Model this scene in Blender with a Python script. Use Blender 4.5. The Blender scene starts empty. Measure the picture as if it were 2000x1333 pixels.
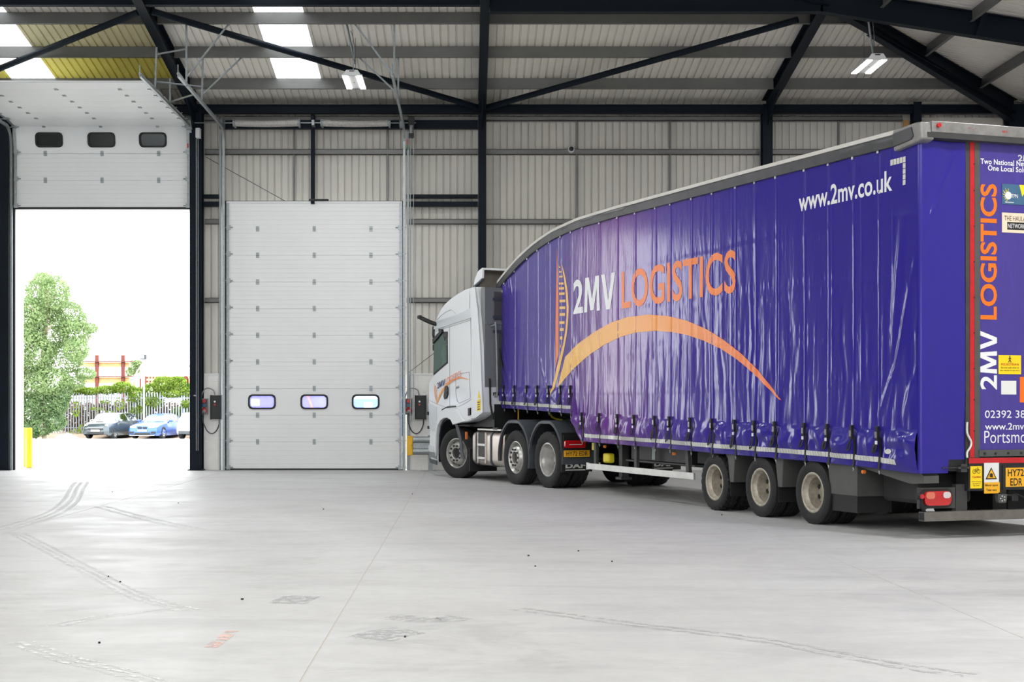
import bpy, bmesh, math, random
import numpy as np
from mathutils import Vector, Matrix

# ------------------------------------------------------------------ camera, sky, exposure
scene = bpy.context.scene
col = scene.collection
F, CX, CY, EYE = 2900.0, 912.0, 790.0, 1.5        # focal length and level eye point measured from the photo
cam_data = bpy.data.cameras.new('camera')
cam = bpy.data.objects.new('camera', cam_data)
col.objects.link(cam)
cam.location = (0, 0, EYE)
cam.rotation_euler = (math.pi / 2, 0, 0)
cam_data.sensor_fit = 'HORIZONTAL'
cam_data.sensor_width = 36.0
cam_data.lens = F * 36.0 / 2000.0
cam_data.shift_x = (1000.0 - CX) / 2000.0
cam_data.shift_y = (CY - 666.5) / 2000.0
cam_data.clip_end = 500
scene.camera = cam

SKY = 5.6
world = bpy.data.worlds.new('overcast_sky')
scene.world = world
world.use_nodes = True
wn = world.node_tree.nodes
wn['Background'].inputs['Color'].default_value = (0.96, 0.98, 1.0, 1)
wn['Background'].inputs['Strength'].default_value = SKY
LAMP_W = 215.0

vs = scene.view_settings
vs.view_transform = 'Standard'
vs.look = 'None'
vs.exposure = 0.08
vs.gamma = 1.0
vs.use_curve_mapping = False
scene.cycles.max_bounces = 7
scene.cycles.diffuse_bounces = 4
scene.cycles.use_adaptive_sampling = True
scene.cycles.adaptive_threshold = 0.02
scene.cycles.use_light_tree = False
scene.cycles.transparent_max_bounces = 16
scene.cycles.caustics_reflective = False
scene.cycles.caustics_refractive = False
scene.cycles.sample_clamp_indirect = 6.0
scene.cycles.use_denoising = True

rnd = random.Random(7)
R = math.radians

# ------------------------------------------------------------------ helpers
def lin(c):
    return tuple(((v / 255.0) / 12.92 if v / 255.0 <= 0.04045 else ((v / 255.0 + 0.055) / 1.055) ** 2.4) for v in c)

MATS = {}
def mat(name, rgb, rough=0.5, metal=0.0, var=0.0, scale=3.0, bump=0.0, bscale=40.0, coat=0.0, emit=None, spec=None, stretch=None):
    """procedural principled material; var mixes a darker and a lighter tone by noise"""
    m = bpy.data.materials.new(name)
    m.use_nodes = True
    nt = m.node_tree
    b = nt.nodes['Principled BSDF']
    c = lin(rgb)
    b.inputs['Base Color'].default_value = (*c, 1)
    b.inputs['Roughness'].default_value = rough
    b.inputs['Metallic'].default_value = metal
    b.inputs['Coat Weight'].default_value = coat
    b.inputs['Coat Roughness'].default_value = 0.1
    if spec is not None:
        b.inputs['Specular IOR Level'].default_value = spec
    if emit:
        b.inputs['Emission Color'].default_value = (*lin(rgb), 1)
        b.inputs['Emission Strength'].default_value = emit
    if var or bump:
        tc = nt.nodes.new('ShaderNodeTexCoord')
        src = tc.outputs['Object']
        if stretch:
            mp = nt.nodes.new('ShaderNodeMapping')
            mp.inputs['Scale'].default_value = stretch
            nt.links.new(src, mp.inputs['Vector'])
            src = mp.outputs['Vector']
    if var:
        n = nt.nodes.new('ShaderNodeTexNoise')
        n.inputs['Scale'].default_value = scale
        n.inputs['Detail'].default_value = 6
        n.inputs['Roughness'].default_value = 0.65
        nt.links.new(src, n.inputs['Vector'])
        r = nt.nodes.new('ShaderNodeValToRGB')
        r.color_ramp.elements[0].position = 0.3
        r.color_ramp.elements[1].position = 0.7
        r.color_ramp.elements[0].color = (*[v * (1 - var) for v in c], 1)
        r.color_ramp.elements[1].color = (*[min(1, v * (1 + var)) for v in c], 1)
        nt.links.new(n.outputs['Fac'], r.inputs['Fac'])
        nt.links.new(r.outputs['Color'], b.inputs['Base Color'])
    if bump:
        n2 = nt.nodes.new('ShaderNodeTexNoise')
        n2.inputs['Scale'].default_value = bscale
        n2.inputs['Detail'].default_value = 4
        nt.links.new(src, n2.inputs['Vector'])
        bp = nt.nodes.new('ShaderNodeBump')
        bp.inputs['Strength'].default_value = bump
        bp.inputs['Distance'].default_value = 0.02
        nt.links.new(n2.outputs['Fac'], bp.inputs['Height'])
        nt.links.new(bp.outputs['Normal'], b.inputs['Normal'])
    MATS[name] = m
    return m

class MB:
    """collects geometry for ONE mesh object"""
    def __init__(s):
        s.v = []; s.f = []
    def add(s, vs, fs):
        o = len(s.v)
        s.v.extend([tuple(p) for p in vs])
        s.f.extend([tuple(i + o for i in f) for f in fs])
        return s
    def box(s, x0, x1, y0, y1, z0, z1):
        vs = [(x, y, z) for z in (z0, z1) for y in (y0, y1) for x in (x0, x1)]
        return s.add(vs, [(0, 2, 3, 1), (4, 5, 7, 6), (0, 1, 5, 4), (2, 6, 7, 3), (0, 4, 6, 2), (1, 3, 7, 5)])
    def tube(s, p, q, r, n=10, r2=None):
        p = Vector(p); q = Vector(q)
        d = (q - p).normalized()
        a = d.orthogonal().normalized(); b = d.cross(a)
        r2 = r if r2 is None else r2
        vs = []
        for c, rr in ((p, r), (q, r2)):
            for i in range(n):
                t = 2 * math.pi * i / n
                vs.append(c + a * (rr * math.cos(t)) + b * (rr * math.sin(t)))
        fs = [(i, (i + 1) % n, n + (i + 1) % n, n + i) for i in range(n)]
        fs += [tuple(range(n - 1, -1, -1)), tuple(range(n, 2 * n))]
        return s.add(vs, fs)
    def path(s, pts, r, n=8):
        pts = [Vector(p) for p in pts]
        if len(pts) > 3:
            fine = []
            for k in range(len(pts) - 1):
                a = pts[max(k - 1, 0)]; b = pts[k]; c = pts[k + 1]; d = pts[min(k + 2, len(pts) - 1)]
                for t in (0.0, 0.25, 0.5, 0.75):
                    fine.append(0.5 * ((2 * b) + (c - a) * t + (2 * a - 5 * b + 4 * c - d) * t * t + (3 * b - a - 3 * c + d) * t ** 3))
            pts = fine + [pts[-1]]
        vs = []; fs = []
        prev = None
        for k, p in enumerate(pts):
            d = (pts[min(k + 1, len(pts) - 1)] - pts[max(k - 1, 0)]).normalized()
            a = d.orthogonal().normalized() if prev is None else (prev - d * prev.dot(d)).normalized()
            prev = a
            b = d.cross(a)
            for i in range(n):
                t = 2 * math.pi * i / n
                vs.append(p + a * (r * math.cos(t)) + b * (r * math.sin(t)))
        for k in range(len(pts) - 1):
            for i in range(n):
                j = (i + 1) % n
                fs.append((k * n + i, k * n + j, (k + 1) * n + j, (k + 1) * n + i))
        fs += [tuple(range(n - 1, -1, -1)), tuple(range((len(pts) - 1) * n, len(pts) * n))]
        return s.add(vs, fs)
    def bar(s, p, q, w, h, up=(0, 0, 1)):
        """rectangular bar between two points"""
        p = Vector(p); q = Vector(q)
        d = (q - p).normalized(); u = Vector(up)
        a = d.cross(u)
        if a.length < 1e-5: a = d.orthogonal()
        a.normalize(); b = a.cross(d)
        vs = [c + a * sx * w / 2 + b * sz * h / 2 for c in (p, q) for sz in (-1, 1) for sx in (-1, 1)]
        return s.add(vs, [(0, 1, 3, 2), (4, 6, 7, 5), (0, 4, 5, 1), (2, 3, 7, 6), (0, 2, 6, 4), (1, 5, 7, 3)])
    def ibeam(s, p, q, w, h, tf=0.02, tw=0.015, up=(0, 0, 1)):
        p = Vector(p); q = Vector(q)
        d = (q - p).normalized(); u = Vector(up)
        a = d.cross(u).normalized(); b = a.cross(d)
        s.bar(p + b * (h - tf) / 2, q + b * (h - tf) / 2, w, tf, up)
        s.bar(p - b * (h - tf) / 2, q - b * (h - tf) / 2, w, tf, up)
        return s.bar(p, q, tw, h - 2 * tf, up)
    def lathe(s, prof, n=48, mod=None, full=True):
        """prof: (radius, y) pairs, revolved about the y axis; mod(i, k, r, y) -> r"""
        vs = []; m = len(prof)
        for i in range(n):
            t = 2 * math.pi * i / n
            for k, (r, y) in enumerate(prof):
                rr = mod(i, k, r, y) if mod else r
                vs.append((rr * math.cos(t), y, rr * math.sin(t)))
        fs = []
        for i in range(n):
            j = (i + 1) % n
            for k in range(m - 1):
                fs.append((i * m + k, i * m + k + 1, j * m + k + 1, j * m + k))
        return s.add(vs, fs)
    def prism(s, poly, a0, a1, axis='y'):
        """poly in (x,z) for axis y, (y,z) for axis x, (x,y) for axis z"""
        n = len(poly)
        def P(u, v, a):
            return (u, a, v) if axis == 'y' else ((a, u, v) if axis == 'x' else (u, v, a))
        vs = [P(u, v, a0) for u, v in poly] + [P(u, v, a1) for u, v in poly]
        fs = [(i, (i + 1) % n, n + (i + 1) % n, n + i) for i in range(n)]
        fs += [tuple(range(n - 1, -1, -1)), tuple(range(n, 2 * n))]
        return s.add(vs, fs)
    def grid(s, P):
        """P: array rows x cols x 3"""
        r, c = len(P), len(P[0])
        vs = [tuple(P[i][j]) for i in range(r) for j in range(c)]
        fs = [(i * c + j, i * c + j + 1, (i + 1) * c + j + 1, (i + 1) * c + j) for i in range(r - 1) for j in range(c - 1)]
        return s.add(vs, fs)
    def mesh(s, name, m, smooth=False, bevel=0.0, fix=True, sharp=38):
        me = bpy.data.meshes.new(name)
        me.from_pydata(s.v, [], s.f)
        if fix or bevel:
            bm = bmesh.new(); bm.from_mesh(me)
            if bevel:
                bmesh.ops.remove_doubles(bm, verts=bm.verts, dist=1e-5)
                bmesh.ops.recalc_face_normals(bm, faces=bm.faces)
                es = [e for e in bm.edges if len(e.link_faces) == 2 and e.calc_face_angle(0) > R(35)]
                bmesh.ops.bevel(bm, geom=es, offset=bevel, segments=2, profile=0.5, affect='EDGES', clamp_overlap=True)
            bmesh.ops.recalc_face_normals(bm, faces=bm.faces)
            bm.to_mesh(me); bm.free()
        me.materials.append(m if not isinstance(m, str) else MATS[m])
        if smooth:
            me.polygons.foreach_set('use_smooth', [True] * len(me.polygons))
            try:
                me.set_sharp_from_angle(angle=R(22 if bevel else sharp))
            except Exception:
                pass
        me.update()
        return me
    def build(s, name, m, parent=None, smooth=False, bevel=0.0, fix=True, loc=None):
        return link(name, s.mesh(name, m, smooth, bevel, fix), parent, loc)

def link(name, me, parent=None, loc=None):
    o = bpy.data.objects.new(name, me)
    col.objects.link(o)
    if parent is not None: o.parent = parent
    if loc is not None: o.location = loc
    return o

def tag(o, label=None, cat=None, group=None, kind=None):
    if label: o['label'] = label
    if cat: o['category'] = cat
    if group: o['group'] = group
    if kind: o['kind'] = kind
    return o

def empty(name, loc=(0, 0, 0), rz=0.0, **kw):
    o = bpy.data.objects.new(name, None)
    o.empty_display_size = 0.2
    col.objects.link(o)
    o.location = loc; o.rotation_euler = (0, 0, rz)
    return tag(o, **kw)

def part(name, m, parent, *boxes, smooth=False, bevel=0.0):
    b = MB()
    for bx in boxes: b.box(*bx)
    return b.build(name, m, parent, smooth, bevel)

def wx(px, Y): return (px - CX) * Y / F          # real x of something standing on the plane y = Y
def wz(py, Y): return EYE - (py - CY) * Y / F    # real height on that plane

def rrect(x0, x1, z0, z1, r, n=5):
    pts = []
    for cx, cz, a in ((x1 - r, z1 - r, 0), (x0 + r, z1 - r, 90), (x0 + r, z0 + r, 180), (x1 - r, z0 + r, 270)):
        for i in range(n + 1):
            t = R(a + 90.0 * i / n)
            pts.append((cx + r * math.cos(t), cz + r * math.sin(t)))
    return pts

_text_cache = {}
def glyph_2mv(cut, w, h, t=0.15):
    """the bold 2MV word mark: the figure from the font, M and V drawn"""
    w2, wm, wv, g = 0.245, 0.385, 0.315, 0.0275
    V1, F1 = text_geo('2', 0.02, 1.0, cut, w2 * w, h)
    x = (w2 + g) * w; m = wm * w; k = 0.20 * m
    c = x + m / 2
    M = [(x, 0), (x + 0.06 * m, h), (x + 0.30 * m, h), (c, h * 0.36), (x + 0.70 * m, h), (x + 0.94 * m, h), (x + m, 0), (x + m - k, 0), (x + 0.785 * m, h * 0.66), (c + 0.10 * m, 0.0 + h * 0.04), (c - 0.10 * m, 0.0 + h * 0.04), (x + 0.215 * m, h * 0.66), (x + k, 0)]
    x2 = x + m + g * w; v = wv * w; kv = 0.25 * v
    Vp = [(x2, h), (x2 + kv, h), (x2 + v / 2, h * 0.24), (x2 + v - kv, h), (x2 + v, h), (x2 + v / 2 + 0.15 * v, 0), (x2 + v / 2 - 0.15 * v, 0)]
    vs_, fs_ = list(V1), list(F1)
    for P in (M, Vp):
        a, b = poly_geo(P, cut)
        o = len(vs_); vs_ += a; fs_ += [tuple(i + o for i in f) for f in b]
    return vs_, fs_

def text_geo(body, bold=0.0, spacing=1.0, cut=0.0, w=1.0, h=1.0):
    """flat lettering in the built-in font, scaled to a w x h box with its lower left corner at 0,0"""
    cu = bpy.data.curves.new('lettering', 'FONT')
    cu.body = body; cu.size = 1.0; cu.offset = bold; cu.space_character = spacing
    cu.resolution_u = 4
    ob = bpy.data.objects.new('lettering_source', cu)
    col.objects.link(ob)
    bpy.context.view_layer.update()
    dg = bpy.context.evaluated_depsgraph_get()
    me = bpy.data.meshes.new_from_object(ob.evaluated_get(dg))
    bpy.data.objects.remove(ob); bpy.data.curves.remove(cu)
    bm = bmesh.new(); bm.from_mesh(me); bpy.data.meshes.remove(me)
    xs = [v.co.x for v in bm.verts]; ys = [v.co.y for v in bm.verts]
    x0, x1, y0, y1 = min(xs), max(xs), min(ys), max(ys)
    for v in bm.verts:
        v.co = Vector(((v.co.x - x0) / (x1 - x0) * w, (v.co.y - y0) / (y1 - y0) * h, 0))
    cut_grid(bm, cut, w, h)
    bm.verts.index_update()
    vs = [(v.co.x, v.co.y) for v in bm.verts]
    fs = [tuple(v.index for v in f.verts) for f in bm.faces]
    bm.free()
    return vs, fs

def cut_grid(bm, cut, w, h, x0=0.0, y0=0.0):
    if not cut: return
    k = x0 + cut
    while k < x0 + w:
        bmesh.ops.bisect_plane(bm, geom=bm.verts[:] + bm.edges[:] + bm.faces[:], plane_co=(k, 0, 0), plane_no=(1, 0, 0)); k += cut
    k = y0 + cut
    while k < y0 + h:
        bmesh.ops.bisect_plane(bm, geom=bm.verts[:] + bm.edges[:] + bm.faces[:], plane_co=(0, k, 0), plane_no=(0, 1, 0)); k += cut

def poly_geo(poly, cut):
    bm = bmesh.new()
    bm.faces.new([bm.verts.new((x, y, 0)) for x, y in poly])
    bmesh.ops.triangulate(bm, faces=bm.faces[:])
    xs = [p[0] for p in poly]; ys = [p[1] for p in poly]
    cut_grid(bm, cut, max(xs) - min(xs), max(ys) - min(ys), min(xs), min(ys))
    bm.verts.index_update()
    vs = [(v.co.x, v.co.y) for v in bm.verts]
    fs = [tuple(v.index for v in f.verts) for f in bm.faces]
    bm.free()
    return vs, fs

def islands(vs_, fs_):
    """split lettering into its separate characters"""
    par = list(range(len(vs_)))
    def find(a):
        while par[a] != a:
            par[a] = par[par[a]]; a = par[a]
        return a
    for f in fs_:
        for k in f[1:]: par[find(k)] = find(f[0])
    groups = {}
    for f in fs_: groups.setdefault(find(f[0]), []).append(f)
    out = []
    for fs2 in groups.values():
        ids = sorted({k for f in fs2 for k in f}); mp = {k: n for n, k in enumerate(ids)}
        out.append(([vs_[k] for k in ids], [tuple(mp[k] for k in f) for f in fs2]))
    return out

def flat_mesh(name, m, parent, vs3, fs, smooth=False):
    me = bpy.data.meshes.new(name)
    me.from_pydata(vs3, [], fs)
    me.materials.append(MATS[m] if isinstance(m, str) else m)
    me.update()
    if smooth: me.polygons.foreach_set('use_smooth', [True] * len(me.polygons))
    return link(name, me, parent)

# ------------------------------------------------------------------ materials
mat('navy_steel', (17, 26, 36), 0.55, var=0.15, spec=0.14)
mat('zinc_grey', (112, 112, 110), 0.45, 0.35, var=0.12, scale=2)
mat('galvanised', (156, 162, 164), 0.42, 0.6, var=0.18, scale=25)
mat('galv_dull', (140, 146, 148), 0.45, 0.5, var=0.15, scale=20)
mat('cladding', (201, 198, 190), 0.5, var=0.05, scale=1.2)
mat('roof_sheet', (234, 230, 220), 0.5, var=0.06, scale=0.8)
mat('block_paint', (240, 239, 236), 0.55, var=0.04, scale=6, bump=0.25, bscale=60)
mat('mortar', (196, 192, 184), 0.8)
mat('door_white', (234, 236, 236), 0.42, var=0.02, scale=2, bump=0.05, bscale=120)
mat('reveal_white', (240, 241, 240), 0.5, var=0.03)
mat('black_rubber', (24, 24, 25), 0.6, var=0.2)
mat('black_plastic', (26, 27, 29), 0.5, var=0.2)
mat('seam_dark', (70, 74, 78), 0.7, var=0.05)
mat('seam_soft', (128, 132, 136), 0.7, var=0.05)
mat('spring_steel', (186, 182, 180), 0.4, 0.5, var=0.2, scale=30)
mat('red_plastic', (176, 40, 36), 0.4, var=0.05)
mat('green_paint', (40, 120, 70), 0.5, var=0.05)
mat('grey_plastic', (150, 152, 152), 0.45, var=0.06)
mat('yellow_paint', (240, 184, 20), 0.42, var=0.06, scale=8)
mat('bollard_yellow', (250, 200, 30), 0.5, var=0.05)
mat('lamp_white', (225, 228, 228), 0.4, var=0.03)
mat('led', (255, 252, 248), 0.4, emit=14.0)
mat('yellow_bounce_sheet', (246, 228, 118), 0.5, var=0.12, scale=0.6)
mat('tan_bounce_sheet', (236, 226, 184), 0.5, var=0.08, scale=0.6)
mat('board_white', (200, 194, 184), 0.6, var=0.06)
mat('timber', (196, 150, 92), 0.7, var=0.2, scale=12)
mat('under_floor', (70, 68, 66), 0.9, var=0.1)
mat('wire', (60, 60, 60), 0.5, var=0.1)
# vehicles
mat('truck_white', (226, 229, 232), 0.25, var=0.01, coat=0.5)
mat('truck_band', (200, 206, 210), 0.28, var=0.01, coat=0.4)
mat('cab_back', (122, 125, 126), 0.5, var=0.06)
mat('cab_lining', (150, 168, 160), 0.7, var=0.1)
mat('seat_cloth', (176, 196, 182), 0.8, var=0.1)
mat('dirty_panel', (104, 98, 90), 0.6, var=0.25, scale=5)
mat('tyre', (31, 31, 32), 0.75, var=0.15, scale=9, bump=0.1)
mat('rim_silver', (190, 188, 184), 0.35, 0.6, var=0.12, scale=10)
mat('rim_dirty', (176, 168, 154), 0.5, 0.35, var=0.3, scale=14)
mat('nut_dark', (40, 40, 42), 0.5, var=0.1)
mat('alu_tank', (196, 188, 180), 0.32, 0.8, var=0.08, scale=8)
mat('alu_rail', (206, 205, 202), 0.38, 0.55, var=0.1, scale=6)
mat('fender', (62, 66, 72), 0.5, var=0.12, scale=6)
mat('mudguard', (78, 78, 76), 0.55, var=0.12, scale=5)
mat('chassis', (34, 34, 35), 0.6, var=0.3, scale=5)
mat('chassis_grey', (58, 58, 58), 0.55, var=0.25, scale=4)
mat('roof_rail', (66, 66, 69), 0.45, 0.1, var=0.3, scale=4)
mat('roof_white', (206, 203, 196), 0.5, var=0.08, scale=3)
mat('header_grey', (138, 136, 134), 0.45, 0.4, var=0.2, scale=9)
mat('bar_grey', (112, 108, 102), 0.45, 0.3, var=0.2, scale=8)
mat('strap', (22, 22, 24), 0.6, var=0.2)
mat('buckle', (150, 148, 144), 0.35, 0.8, var=0.25, scale=60)
mat('print_white', (232, 232, 234), 0.4, var=0.01)
mat('print_orange', (240, 128, 62), 0.4, var=0.01)
mat('print_orange_deep', (236, 116, 20), 0.42, var=0.02)
mat('print_navy', (50, 44, 96), 0.4, var=0.02)
mat('red_tape', (190, 26, 34), 0.4, var=0.15, scale=12)
mat('amber', (232, 120, 40), 0.3, var=0.05)
mat('red_lens', (190, 24, 30), 0.2, var=0.12, scale=20, coat=0.5)
mat('amber_lens', (206, 110, 84), 0.2, var=0.1, coat=0.5)
mat('clear_lens', (206, 200, 200), 0.2, var=0.1, coat=0.5)
mat('plate_yellow', (240, 176, 30), 0.4, var=0.03)
mat('sign_yellow', (246, 210, 20), 0.45, var=0.03)
mat('sign_white', (226, 226, 224), 0.5, var=0.04)
mat('ink_black', (26, 24, 22), 0.6, var=0.05)
mat('ink_red', (190, 60, 30), 0.6, var=0.05)
mat('sign_blue', (62, 100, 132), 0.45, var=0.1, scale=14)
mat('sign_cream', (232, 214, 188), 0.5, var=0.03)
mat('sign_orange', (240, 110, 20), 0.4, var=0.05)
mat('tape_reflect', (214, 214, 208), 0.35, 0.2, var=0.15, scale=50)
mat('door_purple', (66, 54, 140), 0.42, var=0.12, scale=3, stretch=(1, 4, 1))
mat('yellow_hi', (236, 214, 40), 0.45, var=0.1)

def glass(name, rgb, alpha, rough=0.05, milk=0.0):
    """thin glazing: part clear, part glossy, optionally milky"""
    m = bpy.data.materials.new(name); m.use_nodes = True
    nt = m.node_tree; nt.nodes.clear()
    out = nt.nodes.new('ShaderNodeOutputMaterial')
    tr = nt.nodes.new('ShaderNodeBsdfTransparent'); tr.inputs['Color'].default_value = (*lin(rgb), 1)
    gl = nt.nodes.new('ShaderNodeBsdfGlossy'); gl.inputs['Roughness'].default_value = rough
    gl.inputs['Color'].default_value = (0.9, 0.95, 0.95, 1)
    mx = nt.nodes.new('ShaderNodeMixShader'); mx.inputs['Fac'].default_value = 1 - alpha
    nt.links.new(tr.outputs[0], mx.inputs[1]); nt.links.new(gl.outputs[0], mx.inputs[2])
    last = mx
    if milk:
        tl = nt.nodes.new('ShaderNodeBsdfTranslucent'); tl.inputs['Color'].default_value = (*lin(rgb), 1)
        m2 = nt.nodes.new('ShaderNodeMixShader'); m2.inputs['Fac'].default_value = milk
        nt.links.new(mx.outputs[0], m2.inputs[1]); nt.links.new(tl.outputs[0], m2.inputs[2])
        last = m2
    nt.links.new(last.outputs[0], out.inputs['Surface'])
    MATS[name] = m
    return m
glass('skylight_grp', (214, 217, 217), 0.97, 0.3, milk=0.6)
glass('acrylic_pane', (225, 228, 240), 0.96, 0.1, milk=0.1)
glass('smoke_pane', (120, 124, 124), 0.94, 0.15, milk=0.3)
glass('cab_glass', (150, 178, 168), 0.86, 0.03)
glass('car_glass', (120, 135, 138), 0.55, 0.05)

def floor_material():
    m = bpy.data.materials.new('power_floated_concrete'); m.use_nodes = True
    nt = m.node_tree; b = nt.nodes['Principled BSDF']
    tc = nt.nodes.new('ShaderNodeTexCoord')
    def noise(scale, detail, rough, stretch=None, dist=0.0):
        n = nt.nodes.new('ShaderNodeTexNoise')
        n.inputs['Scale'].default_value = scale; n.inputs['Detail'].default_value = detail
        n.inputs['Roughness'].default_value = rough; n.inputs['Distortion'].default_value = dist
        if stretch:
            mp = nt.nodes.new('ShaderNodeMapping'); mp.inputs['Scale'].default_value = stretch
            nt.links.new(tc.outputs['Object'], mp.inputs['Vector']); nt.links.new(mp.outputs[0], n.inputs['Vector'])
        else:
            nt.links.new(tc.outputs['Object'], n.inputs['Vector'])
        return n
    def ramp(src, p0, p1, c0, c1):
        r = nt.nodes.new('ShaderNodeValToRGB')
        r.color_ramp.elements[0].position = p0; r.color_ramp.elements[1].position = p1
        r.color_ramp.elements[0].color = (*c0, 1); r.color_ramp.elements[1].color = (*c1, 1)
        nt.links.new(src.outputs['Fac'], r.inputs['Fac'])
        return r
    def mix(a, bb, fac, mode='MULTIPLY'):
        mx = nt.nodes.new('ShaderNodeMix'); mx.data_type = 'RGBA'; mx.blend_type = mode
        mx.inputs[0].default_value = fac
        nt.links.new(a, mx.inputs[6]); nt.links.new(bb, mx.inputs[7])
        return mx.outputs[2]
    base = ramp(noise(0.22, 5, 0.6, dist=0.6), 0.3, 0.72, lin((190, 189, 188)), lin((206, 206, 206)))
    fine = ramp(noise(5, 7, 0.7), 0.3, 0.7, (0.93, 0.93, 0.93), (1.04, 1.04, 1.04))
    streak = ramp(noise(1.2, 6, 0.7, (0.35, 1.6, 1), 0.8), 0.36, 0.52, (0.90, 0.90, 0.905), (1, 1, 1))
    smudge = ramp(noise(0.5, 6, 0.75, (0.8, 1.2, 1), 1.5), 0.33, 0.42, (0.86, 0.86, 0.86), (1, 1, 1))
    dust = ramp(noise(0.9, 8, 0.78, (0.6, 1.8, 1), 1.0), 0.6, 0.74, (1, 1, 1), (1.13, 1.13, 1.13))
    c = mix(base.outputs['Color'], fine.outputs['Color'], 1.0)
    c = mix(c, streak.outputs['Color'], 1.0)
    c = mix(c, smudge.outputs['Color'], 0.8)
    c = mix(c, dust.outputs['Color'], 1.0)
    nt.links.new(c, b.inputs['Base Color'])
    rr = ramp(noise(1.5, 4, 0.6), 0.3, 0.7, (0.42,) * 3, (0.6,) * 3)
    nt.links.new(rr.outputs['Color'], b.inputs['Roughness'])
    b.inputs['Specular IOR Level'].default_value = 0.25
    bp = nt.nodes.new('ShaderNodeBump'); bp.inputs['Strength'].default_value = 0.06; bp.inputs['Distance'].default_value = 0.01
    n2 = noise(30, 5, 0.6)
    nt.links.new(n2.outputs['Fac'], bp.inputs['Height']); nt.links.new(bp.outputs['Normal'], b.inputs['Normal'])
    MATS['concrete'] = m
floor_material()

def dust_mark(name, rgb, amount, scale):
    """thin dusty mark: noise breaks it up"""
    m = bpy.data.materials.new(name); m.use_nodes = True
    nt = m.node_tree; b = nt.nodes['Principled BSDF']
    b.inputs['Base Color'].default_value = (*lin(rgb), 1); b.inputs['Roughness'].default_value = 0.8
    tc = nt.nodes.new('ShaderNodeTexCoord'); n = nt.nodes.new('ShaderNodeTexNoise')
    n.inputs['Scale'].default_value = scale; n.inputs['Detail'].default_value = 8; n.inputs['Roughness'].default_value = 0.75
    nt.links.new(tc.outputs['Object'], n.inputs['Vector'])
    r = nt.nodes.new('ShaderNodeValToRGB')
    r.color_ramp.elements[0].position = amount; r.color_ramp.elements[1].position = amount + 0.03
    r.color_ramp.elements[0].color = (0, 0, 0, 1); r.color_ramp.elements[1].color = (1, 1, 1, 1)
    nt.links.new(n.outputs['Fac'], r.inputs['Fac']); nt.links.new(r.outputs['Color'], b.inputs['Alpha'])
    MATS[name] = m
dust_mark('tyre_dust', (228, 228, 228), 0.5, 14.0)
dust_mark('red_marker', (222, 192, 184), 0.46, 9.0)
dust_mark('red_scuff', (176, 70, 72), 0.5, 22.0)
dust_mark('dark_scuff', (184, 184, 184), 0.5, 14.0)

def curtain_material():
    """printed PVC curtain: violet blue with a warm magenta bloom behind the lettering, glossy with fine relief"""
    m = bpy.data.materials.new('curtain_pvc'); m.use_nodes = True
    nt = m.node_tree; b = nt.nodes['Principled BSDF']
    tc = nt.nodes.new('ShaderNodeTexCoord')
    sx = nt.nodes.new('ShaderNodeSeparateXYZ'); nt.links.new(tc.outputs['Object'], sx.inputs[0])
    r = nt.nodes.new('ShaderNodeValToRGB')
    e = r.color_ramp.elements
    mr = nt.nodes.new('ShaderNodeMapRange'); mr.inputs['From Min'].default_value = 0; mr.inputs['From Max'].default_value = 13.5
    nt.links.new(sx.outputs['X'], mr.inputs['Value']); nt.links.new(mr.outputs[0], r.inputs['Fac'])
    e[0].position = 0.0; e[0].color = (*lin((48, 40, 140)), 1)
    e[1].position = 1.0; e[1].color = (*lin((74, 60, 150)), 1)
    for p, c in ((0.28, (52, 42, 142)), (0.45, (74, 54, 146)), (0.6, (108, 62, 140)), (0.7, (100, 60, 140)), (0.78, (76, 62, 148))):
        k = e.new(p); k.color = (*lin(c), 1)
    n = nt.nodes.new('ShaderNodeTexNoise'); n.inputs['Scale'].default_value = 1.3; n.inputs['Detail'].default_value = 5
    nt.links.new(tc.outputs['Object'], n.inputs['Vector'])
    mx = nt.nodes.new('ShaderNodeMix'); mx.data_type = 'RGBA'; mx.blend_type = 'MULTIPLY'; mx.inputs[0].default_value = 0.25
    nt.links.new(r.outputs['Color'], mx.inputs[6]); nt.links.new(n.outputs['Color'], mx.inputs[7])
    nt.links.new(r.outputs['Color'], b.inputs['Base Color'])
    b.inputs['Roughness'].default_value = 0.15
    b.inputs['Specular IOR Level'].default_value = 0.28
    n2 = nt.nodes.new('ShaderNodeTexNoise'); n2.inputs['Scale'].default_value = 16; n2.inputs['Detail'].default_value = 3
    mp = nt.nodes.new('ShaderNodeMapping'); mp.inputs['Scale'].default_value = (1.4, 1, 0.25)
    nt.links.new(tc.outputs['Object'], mp.inputs[0]); nt.links.new(mp.outputs[0], n2.inputs['Vector'])
    bp = nt.nodes.new('ShaderNodeBump'); bp.inputs['Strength'].default_value = 0.25; bp.inputs['Distance'].default_value = 0.008
    nt.links.new(n2.outputs['Fac'], bp.inputs['Height']); nt.links.new(bp.outputs['Normal'], b.inputs['Normal'])
    MATS['curtain_pvc'] = m
curtain_material()

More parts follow.
